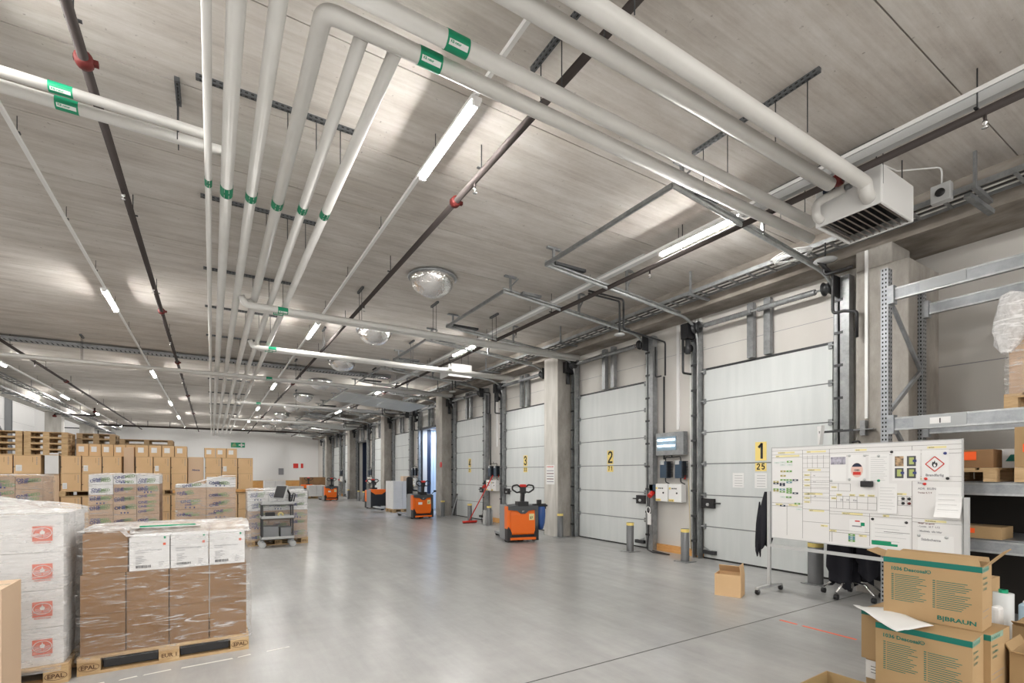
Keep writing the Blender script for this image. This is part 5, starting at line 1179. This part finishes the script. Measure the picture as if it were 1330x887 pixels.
# columns of the grid (u), as ruled on the board
cols = [.0, .36, .45, .80, 1.22, 1.50, 1.96]
for z in (1.91, 1.86, 1.82): L_(W(0), z, W(1.96), z, .003)
for u in (.40, .72, 1.55): L_(W(u), .78, W(u), 1.91)
L_(W(.2), .80, W(.2), 1.2); L_(W(0), 1.22, W(.40), 1.22); L_(W(0), 1.18, W(.4), 1.18)
for k in range(6): L_(W(.4), 1.63 - k * .065, W(.72), 1.63 - k * .065, .0025)
for z in (1.80, 1.74, 1.68): L_(W(.4), z, W(.72), z, .0025)
for u in (.46, .52, .58, .65): L_(W(u), 1.68, W(u), 1.84, .0025)
L_(W(.50), 1.24, W(.50), 1.63, .0025)
for k in range(6): L_(W(.4), 1.27 + k * .05, W(.72), 1.27 + k * .05, .002)
L_(W(.4), 1.16, W(.72), 1.16); L_(W(.4), 1.0, W(.72), 1.0)
for z in (1.49, 1.40): L_(W(.72), z, W(.95), z, .003)
for u in (.82, .95): L_(W(u), 1.40, W(u), 1.49, .003)
for z in (1.34, 1.27, 1.19): L_(W(.72), z, W(1.22), z, .003)
for u in (.80, .87, .94, 1.02, 1.13, 1.22): L_(W(u), 1.19, W(u), 1.34, .003)
for z in (1.15, 1.12): L_(W(.72), z, W(1.55), z, .003)
L_(W(1.15), .78, W(1.15), 1.15); L_(W(.72), .93, W(1.15), .93); L_(W(.72), .90, W(1.15), .90); L_(W(.75), .78, W(.75), .90)
for z in (1.58, 1.53, 1.13, 1.09): L_(W(1.55), z, W(1.96), z, .003)
for z in (1.36, 1.31, 1.26): L_(W(1.42), z, W(1.55), z, .003)
for u in (1.42, 1.46, 1.505): L_(W(u), 1.26, W(u), 1.36, .003)
random.seed(21)
for (u0, u1, z) in ((.08, .3, 1.885), (.45, .68, 1.885), (1.0, 1.12, 1.885), (1.68, 1.84, 1.885), (1.64, 1.80, 1.84), (.05, .36, 1.84), (.46, .62, 1.655), (.46, .64, 1.395 - .04), (.48, .66, 1.145), (.74, .80, 1.445), (.74, .80, 1.31), (.86, 1.08, 1.135), (1.28, 1.34, 1.135), (1.56, 1.78, 1.555), (1.66, 1.84, 1.11), (.05, .14, 1.2), (.22, .34, 1.2), (.72, .8, .915), (.62, .7, .965), (1.04, 1.12, .885), (1.38, 1.5, 1.335 + .05), (.80, .86, 1.355), (.94, 1.0, 1.355), (1.04, 1.1, 1.355), (1.13, 1.2, 1.355), (.42, .49, 1.59), (.42, .49, 1.53), (.42, .49, 1.46), (.42, .49, 1.30), (.42, .49, 1.35), (.42, .49, 1.25)):
    m.box(BX - .0014, BX - .0006, W(u1), W(u0), z - .011, z + .011, M_YELM)
    m.text(random.choice(('ANSVARIG', 'AVVIKELSER', 'PLANERING', 'INFO', 'VECKA', 'RESULTAT', 'IDAG', 'SÄKERHET')), (BX - .0016, W(u0 + .01), z - .007), (0, -1, 0), U, .016, M_LINE, 'L', min(1., (u1 - u0) / .11))
for (u, z, s, sz) in ((1.60, 1.50, 'Ring', .03), (1.60, 1.44, 'ADR  BILEN', .03), (1.60, 1.04, '- Lossa   kl 7  L12', .026), (1.60, .99, '- Meddela  alla bilar', .026), (.84, 1.285, '23', .03), (.91, 1.285, '19', .03), (.98, 1.285, 'Kim', .028), (.53, 1.50, '4 st', .02), (.54, 1.32, 'ok', .025), (.53, 1.58, 'nej', .02)):
    m.text(s, (BX - .0015, W(u), z), (0, -1, 0), U, sz, M_INKG)
m.text('Truckar 4, 7, 9', (BX - .0015, W(1.6), 1.40), (0, -1, 0), U, .02, M_RED); m.text('Viktigt!  Läs igenom', (BX - .0015, W(1.6), 1.075), (0, -1, 0), U, .018, M_RED)
m.build('board', t)
m = MB(); w = .012
for a in ((BY0 - w, BY1 + w, BZ1, BZ1 + w), (BY0 - w, BY1 + w, BZ0 - w, BZ0), (BY0 - w, BY0, BZ0, BZ1), (BY1, BY1 + w, BZ0, BZ1)): m.box(BX - .004, BX + .022, *a, M_LGREY)
m.build('frame', t)
for y, zt_ in ((BY1 + .04, 1.37), (BY0 - .04, 1.37)):
    m = MB(); m.box(BX - .018, BX + .018, y - .02, y + .02, .09, zt_, M_LGREY); m.build('post', t)
    m = MB(); m.prism([(BX - .30, y - .02, .07), (BX + .30, y - .02, .07), (BX + .28, y - .02, .095), (BX, y - .02, .11), (BX - .28, y - .02, .095)], (0, .04, 0), M_LGREY); m.build('foot', t)
    for x in (BX - .27, BX + .27): m = MB(); m.lathe([(0, -.02), (.032, -.02), (.036, 0), (.032, .02), (0, .02)], (x, y, .036), M_BLACK, 16, 'Y'); m.box(x - .01, x + .01, y - .024, y + .024, .045, .075, M_GREY); m.build('castor', t)
m = MB(); m.box(BX - .012, BX + .012, BY0 - .03, BY1 + .03, .62, .66, M_LGREY); m.build('cross_rail', t)
# sheets fixed to the board
GPAP = 'sheets of paper on the whiteboard'
def sheet(lab, u0, u1, z0, z1, mt=M_PAPER, draw=None, lines=0, name='paper_sheet', curl=0., off=.002, mag=()):
    s = thing(name, lab, 'paper', (BX - off, W((u0 + u1) / 2), z0), 0, GPAP); m = MB(); n = 6; vs = []
    for i in range(n + 1):
        f = i / n; z = z1 + (z0 - z1) * f; x = BX - off - curl * f ** 3
        vs += [(x, W(u0), z), (x, W(u1), z)]
    m.add(vs, [(2 * i, 2 * i + 1, 2 * i + 3, 2 * i + 2) for i in range(n)], mt)
    for k in range(lines):
        zz = z1 - (k + 1.5) * (z1 - z0) / (lines + 2); cu = curl * ((k + 1.5) / (lines + 2)) ** 3 * 1.05; m.box(BX - off - cu - .0012, BX - off - cu - .0003, W(u1 - (u1 - u0) * (.1 + .25 * ((k * 5) % 3) / 3)), W(u0 + (u1 - u0) * .1), zz - .002, zz + .002, M_LGREY)
    if draw: draw(m, BX - off - .0008)
    m.build('sheet', s)
    for u, z, c in mag: q = MB(); q.lathe([(0, -.012), (.013, -.011), (.015, 0)], (BX - off, W(u), z), c, 14, 'X'); q.build('magnet', s)
    return s
def pic(m, x, u0, u1, z0, z1, mt): m.box(x - .0004, x, W(u1), W(u0), z0, z1, mt)
P1_ = mat('photo_grey', rough=.4, build=two_tone((.10, .10, .12), (.55, .53, .62), (1, 1, 1), 14)); P2_ = mat('photo_brown', rough=.4, build=two_tone((.06, .04, .03), (.62, .42, .24), (1, 1, 1), 22)); P3_ = mat('photo_green', (.42, .48, .16), .4)
def d1(m, x): pic(m, x, .735, .90, 1.72, 1.81, P1_)
sheet('white sheet with a grey photo strip at its top, left part of the board', .73, .905, 1.52, 1.83, draw=d1, lines=0, mag=((.74, 1.52, M_LGREY),))
def d2(m, x):
    n = 26; cy, cz = W(1.02), 1.65; m.poly([(x, cy + .062 * cos(2 * pi * k / n), cz + .085 * sin(2 * pi * k / n)) for k in range(n)], mat('badge_pink', (.75, .52, .45), .5))
    m.poly([(x - .0005, cy + .06 * cos(a), cz + .083 * sin(a)) for a in [.5 + (pi - 1.) * k / 10 for k in range(11)]], M_NAVY); m.box(x - .001, x - .0005, cy - .04, cy + .04, cz - .055, cz - .02, M_REDB)
    m.text('OBS', (x - .0012, cy, cz - .01), (0, -1, 0), U, .03, M_INK, 'C')
sheet('white sheet with a round red, pink and navy picture on the board', .93, 1.11, 1.53, 1.83, draw=d2, mag=((.94, 1.82, M_LGREY), (1.1, 1.82, M_LGREY), (.94, 1.54, M_LGREY), (1.1, 1.54, M_LGREY)))
sheet('printed sheet under a dark green magnet in the middle of the board', 1.14, 1.34, 1.50, 1.83, lines=12, mag=((1.24, 1.81, M_LGREY), (1.24, 1.53, M_GREEN)))
def d4(m, x):
    for (a, b, c_, d) in ((1.395, 1.475, 1.69, 1.80), (1.505, 1.585, 1.69, 1.80), (1.395, 1.475, 1.56, 1.67), (1.505, 1.585, 1.56, 1.67)):
        pic(m, x, a, b, c_, d, P2_ if (a, c_) == (1.395, 1.69) else M_TRUCKGREY)
        if (a, c_) != (1.395, 1.69): m.box(x - .001, x - .0006, W(b - .018), W(a + .02), c_ + .02, d - .015, P3_); m.box(x - .0014, x - .001, W(b + .006), W(b - .028), c_ + .045, c_ + .07, M_NAVYP)
sheet('large laminated sheet with four photographs on the right of the board', 1.37, 1.625, 1.53, 1.86, draw=d4, off=.004, mag=((1.365, 1.85, M_BLACK),))
def d5(m, x):
    cy, cz, r = W(1.745), 1.71, .078
    for a, b in (((0, r), (r, 0)), ((r, 0), (0, -r)), ((0, -r), (-r, 0)), ((-r, 0), (0, r))): m.bar((x - .0005, cy + a[0], cz + a[1]), (x - .0005, cy + b[0], cz + b[1]), .009, .0008, M_REDB, (1, 0, 0))
    fl_ = [(0, .04), (.008, .018), (.018, .024), (.024, .0), (.02, -.022), (.008, -.034), (-.008, -.034), (-.02, -.022), (-.024, .0), (-.016, .018), (-.008, .006)]
    m.poly([(x - .001, cy + a, cz + b) for a, b in fl_], M_INK); m.poly([(x - .0014, cy + a * .45, cz + b * .5 - .012) for a, b in fl_], M_PAPER)
    m.text('Brandfarlig', (x - .0008, cy, cz - .128), (0, -1, 0), U, .035, M_INKG, 'C')
sheet('sheet with the red-framed flame warning diamond on the board', 1.635, 1.86, 1.545, 1.86, draw=d5, mag=((1.83, 1.82, M_NAVYP), (1.67, 1.555, M_REDB), (1.85, 1.56, M_BLACK)))
sheet('plain printed sheet hanging low in the middle of the board', 1.235, 1.415, 1.165, 1.50, lines=8, curl=.012)
sheet('curled white sheet at the right edge of the board', 1.755, 1.965, 1.16, 1.47, lines=4, curl=.07)
def d6(m, x): m.box(x - .0005, x, W(1.36), W(1.17), .80, .85, M_GREEN); m.box(x - .0005, x, W(1.42), W(1.36), .80, .825, M_GREEN); m.box(x - .0005, x, W(1.53), W(1.29), .955, .959, M_INK)
sheet('large white sheet with a green corner block at the lower middle of the board', 1.165, 1.535, .785, 1.10, draw=d6, mag=((1.18, 1.09, M_BLACK), (1.5, 1.075, M_BLACK)), lines=5)
def d7(m, x): m.text('Städschema', (x, W(1.63), .90), (0, -1, 0), U, .035, M_INKG)
sheet('white sheet at the lower right corner of the board', 1.60, 1.90, .775, .965, draw=d7, mag=((1.61, .95, M_LGREY), (1.84, .95, M_LGREY)))
def d8(m, x): m.box(x - .0005, x, W(1.1), W(1.06), 1.0, 1.04, M_GREEN); m.box(x - .0005, x, W(1.05), W(1.0), 1.045, 1.06, M_REDB); m.box(x - .0005, x, W(1.07), W(.97), .985, 1.0, M_INKG)
sheet('small coloured flyer held low on the board', .94, 1.10, .93, 1.07, draw=d8)
m = MB(); m.box(BX - .05, BX - .001, W(1.19), W(1.07), 1.455, 1.525, M_BLACK); tag(m.build('board_eraser', bevel=.01), 'black board eraser stuck to the middle of the whiteboard', 'eraser')
GM = 'small magnetic labels on the whiteboard'
mc = {'g': mat('magnet_green', (.16, .36, .09), .5), 'b': mat('magnet_teal', (.10, .26, .30), .5), 'n': M_NAVY, 'o': mat('magnet_ochre', (.42, .36, .12), .5), 'w': mat('magnet_pale', (.62, .70, .66), .5)}
cname = {'g': 'green', 'b': 'teal', 'n': 'dark navy', 'o': 'ochre', 'w': 'pale'}
mags = [(.03, 1.755, 'w'), (.11, 1.76, 'w'), (.2, 1.765, 'g'), (.11, 1.725, 'w'), (.2, 1.725, 'w'), (.115, 1.64, 'o'), (.195, 1.64, 'g'), (.115, 1.58, 'o'), (.115, 1.525, 'g'), (.195, 1.525, 'g'), (.275, 1.525, 'n'), (.02, 1.50, 'o'), (.02, 1.478, 'n'), (.105, 1.475, 'n'), (.195, 1.495, 'b'), (.105, 1.455, 'n'), (.02, 1.40, 'g'), (.02, 1.38, 'o'), (.105, 1.40, 'b'), (.105, 1.37, 'g'), (.195, 1.41, 'g'), (.195, 1.385, 'g'), (.195, 1.36, 'g'), (.275, 1.355, 'n'), (.11, 1.30, 'w'), (.19, 1.30, 'g'), (.3, 1.22 + .0, 'g'), (.11, 1.165 + .02, 'n'), (.32, 1.15, 'w'), (.93, .885, 'g'), (.93, .86, 'b'), (.93, .838, 'b'), (.93, .815, 'g')]
for i, (u, z, c) in enumerate(mags):
    m = MB(); m.box(BX - .004, BX - .0016, W(u + .07), W(u), z - .011, z + .011, mc[c]); m.box(BX - .0044, BX - .004, W(u + .048), W(u + .022), z - .004, z + .004, M_PAPER if c != 'w' else M_LGREY)
    row = 'in the low central field' if u > .9 else f'{["top", "upper", "middle", "lower"][min(3, int((1.78 - z) / .16))]} part of the left field, {["left", "centre-left", "centre-right", "right"][min(3, int(u / .09))]} column'
    tag(m.build('magnetic_label'), f'small {cname[c]} magnetic label on the whiteboard, {row}', 'magnetic label', GM)
for i, (u, z) in enumerate(((1.47, 1.335), (1.525, 1.335), (1.47, 1.285), (1.525, 1.285))):
    m = MB(); m.lathe([(0, -.012), (.014, -.011), (.016, 0)], (BX - .001, W(u), z), M_RED if i == 3 else M_BLACK, 14, 'X'); tag(m.build('round_magnet'), f'round {"dark red" if i == 3 else "black"} magnet, {["upper left", "upper right", "lower left", "lower right"][i]} of the small four-square grid', 'magnet', 'round magnets in the four-square grid')
m = MB(); m.lathe([(0, -.012), (.013, -.011), (.015, 0)], (BX - .001, W(1.66), 1.50), M_REDB, 14, 'X'); tag(m.build('round_magnet'), 'single bright red magnet below the flame diamond sheet', 'magnet')
# ---------------------------------------------------------------- clothing
def garment(label, cx, cy, z0, z1, wx, wy, seed, cat='jacket', lean=0.):
    n = 28; k = 16; vs = []
    for i in range(k + 1):
        f = i / k; z = z1 + (z0 - z1) * f; sc = (.25 + .75 * min(1, f * 2.2)) * (1 if f < .93 else .85)
        for j in range(n):
            a = 2 * pi * j / n; r = 1 + .28 * sin(a * 5 + seed + f * 1.5) * f + .15 * nz(a * 2, f * 3, seed); zz = z + (.05 * sin(a * 3 + seed) * (f > .9))
            vs.append((cx + wx * sc * r * cos(a), cy + wy * sc * r * sin(a) + lean * f, zz))
    m = MB(); m.add(vs, [(i * n + j, i * n + (j + 1) % n, (i + 1) * n + (j + 1) % n, (i + 1) * n + j) for i in range(k) for j in range(n)], M_CLOTH, True)
    m.poly([vs[j] for j in range(n)], M_CLOTH); m.poly([vs[k * n + j] for j in reversed(range(n))], M_CLOTH)
    return m
t = thing('black_jacket', 'black jacket hanging from the left post of the whiteboard', 'jacket', (BX + .0, 3.93, .6))
m = garment('', BX + .06, 3.92, .62, 1.36, .10, .085, 1., lean=.03); m.build('jacket_body', t)
m = garment('', BX + .02, 3.99, .50, 1.22, .035, .035, 2., lean=.02); m.build('sleeve', t)
t = thing('coat_stand', 'wheeled chrome coat stand behind the whiteboard', 'coat stand', (7.1, 3.1, 0))
m = MB(); m.tube([(7.12, 3.12, .12), (7.12, 3.12, 2.0)], .016, M_CHROME, 10); m.build('pole', t)
for k in range(5):
    a = 2 * pi * k / 5 + .5; e = (7.12 + .33 * cos(a), 3.12 + .33 * sin(a)); m = MB(); m.tube(fillet([(7.12, 3.12, .2), (7.12 + .2 * cos(a), 3.12 + .2 * sin(a), .2), (e[0], e[1], .09)], .06), .014, M_CHROME, 8); m.build('base_leg', t)
    m = MB(); m.lathe([(0, -.02), (.035, -.02), (.035, .02), (0, .02)], (e[0], e[1], .036), M_BLACK, 14, 'Y'); m.build('castor', t)
m = MB(); m.tube([(7.12, 2.9, 1.97), (7.12, 3.35, 1.97)], .012, M_BLACK, 8); m.tube(fillet([(7.05, 3.0, 1.96), (7.02, 3.0, 2.03), (7.0, 3.08, 2.01)], .03), .012, M_BLACK, 8); m.build('hook', t)
for i, (dx, dy, z0, wx, wy) in enumerate(((-.02, .10, .16, .15, .18), (.0, -.24, .30, .14, .16), (.12, -.02, .22, .12, .2))):
    m = garment('', 7.12 + dx, 3.12 + dy, z0, 1.9, wx, wy, i * 2.)
    tag(m.build('long_coat'), ['long black coat on the coat stand, nearest the left', 'black coat on the right of the coat stand', 'black coat at the rear of the coat stand'][i], 'coat', 'black coats on the coat stand')
# ---------------------------------------------------------------- open carton on the floor
def open_carton(label, cx, cy, rz, w, d, z0, h, mt, flaps=(), group=None, inner=M_CARDIN, th=.006, name='open_box'):
    T = Matrix.Translation((cx, cy, z0)) @ Matrix.Rotation(rz, 4, 'Z'); t = thing(name, label, 'box', (cx, cy, z0), rz, group)
    m = MB(); m.box(-w / 2, w / 2, -d / 2, -d / 2 + th, 0, h, mt); m.box(-w / 2, w / 2, d / 2 - th, d / 2, 0, h, mt); m.box(-w / 2, -w / 2 + th, -d / 2 + th, d / 2 - th, 0, h, mt); m.box(w / 2 - th, w / 2, -d / 2 + th, d / 2 - th, 0, h, mt); m.box(-w / 2 + th, w / 2 - th, -d / 2 + th, d / 2 - th, 0, th, inner)
    m.build('box_body', t, True)
    for side, L, ang in flaps:     # side: f b l r ; ang: degrees outward from vertical
        a = radians(ang); m = MB()
        if side in 'fb':
            s = -1 if side == 'f' else 1; y = s * (d / 2 - th / 2); p = V((0, y, h)); q = V((0, y + s * L * sin(a), h + L * cos(a))); m.bar(p, q, w - .01, th, mt, (0, 0, 1) if abs(cos(a)) < .98 else (0, 1, 0)) if False else None
            n_ = V((0, -s * cos(a), sin(a))) * th / 2
            m.prism([(-w / 2 + .004, *(p + n_)[1:]), (-w / 2 + .004, *(p - n_)[1:]), (-w / 2 + .012, *(q - n_)[1:]), (-w / 2 + .012, *(q + n_)[1:])], (w - .016, 0, 0), mt)
        else:
            s = -1 if side == 'l' else 1; x = s * (w / 2 - th / 2); p = V((x, 0, h)); q = V((x + s * L * sin(a), 0, h + L * cos(a))); n_ = V((-s * cos(a), 0, sin(a))) * th / 2
            m.prism([((p + n_).x, -d / 2 + .004, (p + n_).z), ((p - n_).x, -d / 2 + .004, (p - n_).z), ((q - n_).x, -d / 2 + .012, (q - n_).z), ((q + n_).x, -d / 2 + .012, (q + n_).z)], (0, d - .016, 0), mt)
        m.build('flap', t, True)
    return t
A = onZ(928.2, 772.4); Bc = onZ(962.3, 777)
dv = Bc - A; rz = atan2(dv.y, dv.x); wv = dv.length; nrm = V((-dv.y, dv.x, 0)).normalized(); D_ = .27; cc = (A + Bc) / 2 + nrm * D_ / 2
open_carton('open brown cardboard box on the floor left of the whiteboard', cc.x, cc.y, rz, wv, D_, 0, .285, M_CARDG, (('r', .13, -8), ('b', .12, -40)))
# ---------------------------------------------------------------- foreground cartons
TG = M_TEAL
def braun_front(m, x, y1, y0, z0, z1, sgn=1, lines_only=False):
    """print on a face looking towards -X; y1 = left edge seen from the camera, y0 = right edge"""
    w = y1 - y0; h = z1 - z0; e = x - .0012
    m.box(e, x, y0, y1, z1 - .034, z1, TG)
    m.text('1036 Descosal®', (e, y1 - w * .09, z1 - .034 - .045), (0, -1, 0), U, .031, TG)
    for c, (u0, zt_) in enumerate(((.09, z1 - h * .29), (.53, z1 - h * .30 - .004))):
        n = 14
        for k in range(n):
            zz = zt_ - k * .0125; L = w * (.30 + .09 * ((k * 5 + c * 3) % 7) / 7 - (.08 if k in (5, 13) else 0))
            m.box(e, x, y1 - w * u0 - .012, y1 - w * u0, zz, zz + .0052, TG); m.box(e, x, y1 - w * u0 - L, y1 - w * u0 - .018, zz, zz + .0036, TG)
    m.text('B|BRAUN', (e, y0 + w * .05, z0 + .028), (0, -1, 0), U, .035, TG, 'R', 1.25)
def braun(label, x, y1, y0, z0, z1, D, rz, op=False, front=True):
    """carton whose front-left corner (seen from the camera) is x,y1; front runs to y0 ; rz small turn about that corner"""
    t = thing('braun_carton' if False else 'medical_carton', label, 'box', (x, y1, z0), rz, 'tan cartons with green print and tape'); w = y1 - y0; m = MB()
    if not op: m.box(0, D, -w, 0, 0, z1 - z0, M_CARDL)
    else:
        th = .006; h = z1 - z0
        m.box(0, th, -w, 0, 0, h, M_CARDL); m.box(D - th, D, -w, 0, 0, h, M_CARDL); m.box(th, D - th, -w, -w + th, 0, h, M_CARDL); m.box(th, D - th, -th, 0, 0, h, M_CARDL); m.box(th, D - th, -w + th, -th, 0, th, M_CARDIN)
    if front: braun_front(m, 0, 0, -w, 0, z1 - z0)
    # print on the small side (facing -Y)
    e = -w - .001; h = z1 - z0
    m.text('1036 Descosal', (.02, e, h - .075), F, U, .016, TG); m.text('12 x 500 ml', (.03, e, h - .11), F, U, .02, TG); m.text('LOT 8231', (.03, e, h - .14), F, U, .018, TG); m.box(.02, D * .7, e, -w, h * .3, h * .3 + .002, M_INKG); m.box(.02, D * .6, e, -w, h * .2, h * .2 + .002, M_INKG)
    m.build('box_body', t, True)
    m = MB(); m.box(-.0018, -.0012, -w - .0018, .0005, h - .034, h - .001, TG); m.box(-.0018, D * .62, -w - .0022, -w - .001, h - .034, h + .0, mat('tape_pale_green', (.30, .45, .36), .25)); 
    for k in range(9): m.box(.012 + k * .016, .018 + k * .016, -w - .0028, -w - .0022, h - .028, h - .01 - .006 * (k % 2), TG)
    m.build('tape', t, True)
    return t
ang = radians(4.0)
UY1, UX = 1.466, 3.762
U_ = braun('open tan carton with green tape on top of the stack, flaps raised', UX, UY1, UY1 - .475, .692, 1.068, .225, ang, op=True)
# its flaps
def flap(par, pts, mt=M_CARDL, th=.005):
    m = MB(); a, b, c, d = [V(p) for p in pts]; n_ = (b - a).cross(c - a).normalized() * th; m.prism([a, b, c, d], n_, mt); m.build('flap', par, True)
hU = .376
flap(U_, ((0, -.470, hU), (0, -.005, hU), (.03, -.012, hU + .045), (.03, -.455, hU + .045)))
flap(U_, ((.22, -.005, hU), (.22, -.470, hU), (.30, -.45, hU + .02), (.30, -.02, hU + .02)))
flap(U_, ((.01, -.475, hU), (.215, -.475, hU), (.205, -.56, hU + .10), (.02, -.56, hU + .10)))
flap(U_, ((.215, .0, hU), (.01, .0, hU), (.02, .10, hU + .03), (.205, .10, hU + .03)))
L1 = braun('sealed tan carton with green band directly under the open one, front', 3.515, 1.412, .965, .31, .69, .236, radians(3.6))
L0 = carton('brown carton at floor level under the printed carton stack', 3.53, 3.76, .95, 1.40, 0, .308, M_CARDL, None)
L2 = braun('sealed tan carton behind the front one, carrying the open carton', 3.775, 1.60, .95, .362, .69, .33, radians(0), front=False)
def labw(m, x0, x1, y0, y1, z0, z1): m.box(x0 - .001, x0, y0 + .1, y1, z1 - .13, z1 - .01, M_PAPER); [m.box(x0 - .0015, x0 - .001, y1 - .1, y1 - .03, z1 - .05 - k * .02, z1 - .046 - k * .02, M_INK) for k in range(3)]
carton('tan carton with white paper label in the lower part of the foreground stack', 3.79, 4.11, .95, 1.58, 0, .36, M_CARDL, None, labw)
# crumpled sheet on the stack
a = onZ(1108, 788, .70); m = MB(); n = 10; vs = []
P = [onZ(1108, 788, .70), onZ(1165, 823, .70), onZ(1213, 815, .70), onZ(1150, 790, .70)]
for i in range(n + 1):
    for j in range(n + 1):
        f, g_ = i / n, j / n; p = (P[0] * (1 - f) + P[1] * f) * (1 - g_) + (P[3] * (1 - f) + P[2] * f) * g_; p = V((p.x, p.y, .6975 + .012 + .011 * nz(f * 3, g_ * 2, 1.3) + (.0 if g_ > .2 else .004))); vs.append(p)
m.add(vs, [(i * (n + 1) + j, (i + 1) * (n + 1) + j, (i + 1) * (n + 1) + j + 1, i * (n + 1) + j + 1) for i in range(n) for j in range(n)], M_PAPER, True)
o = m.build('paper_sheet'); tag(o, 'loose white sheet lying on the foreground carton stack', 'paper'); md = o.modifiers.new('thick', 'SOLIDIFY'); md.thickness = .001
# goods to the right of the stack
carton('low wide brown carton on the floor right of the stack', 4.35, 5.35, .72, 1.55, 0, .30, M_CARDL, None, name='cardboard_box')
t = thing('film_roll', 'upright roll of stretch film with green core right of the open carton', 'film roll', (4.98, 1.185, .30)); m = MB(); m.lathe([(.025, 0), (.058, 0), (.058, .43), (.025, .43)], (0, 0, 0), mat('film_roll_white', (.62, .64, .64), .25), 24); m.build('roll', t, True)
m = MB(); m.lathe([(.018, -.0), (.026, 0), (.026, .455), (.018, .455)], (0, 0, 0), M_GREEN, 18); m.build('core', t, True)
ya, yb_ = onX(1298, 800, 4.55).y, onX(1284, 800, 4.55).y; m = MB(); m.box(4.55, 4.66, ya, yb_, .302, .70, M_WHITE); tag(m.build('white_canister', bevel=.02), 'small white box standing right of the printed cartons', 'box')
carton('small brown carton behind the white box at the right', 5.0, 5.3, 1.28, 1.5, .302, .80, M_CARDL, None)
GR = 'open cartons at the lower right frame edge'
o1 = onZ(1308, 800, .62)
open_carton('open brown carton at the right frame edge, upper one', 4.62, .84, radians(2), .46, .34, .302, .34, M_CARDL, (('l', .06, 60),), GR)
open_carton('open brown carton at the lower right corner, nearest one', 4.17, .78, radians(1), .32, .30, 0, .56, M_CARDL, (('b', .05, 30), ('l', .04, 70)), GR)
m = MB(); m.box(4.45, 4.78, .74, .90, .312, .48, M_CARDW); tag(m.build('small_white_box'), 'white box lying inside the open carton at the right edge', 'box')
m = MB(); yc = onX(1322, 794, 5.6).y; m.box(5.6, 5.75, yc - .3, yc, .0, .55, mat('pale_blue', (.45, .62, .75), .4)); m.box(5.62, 5.73, yc - .28, yc - .02, .55, .58, M_WHITE); tag(m.build('blue_canister', bevel=.015), 'pale blue container at the right frame edge', 'container')
OB = open_carton('open carton with green contents at the bottom of the picture', 3.24, 1.43, radians(2), .40, .44, 0, .32, M_CARDL, (), None)
m = MB()
for k in range(5): m.lathe([(.001, .0), (.04, .01), (.055, .07), (.04, .13), (.02, .16), (.001, .165)], (3.12 + .07 * k, 1.44 + .05 * (k % 2), .10), mat('bright_green', (.05, .50, .10), .4), 14)
for k, v in enumerate(m.v): m.v[k] = v + V((.01 * nz(v.x * 20, v.y * 20, 1), .01 * nz(v.y * 20, v.z * 20, 3), 0))
tag(m.build('green_bag'), 'bright green plastic packets inside the bottom open carton', 'packet', kind='stuff')
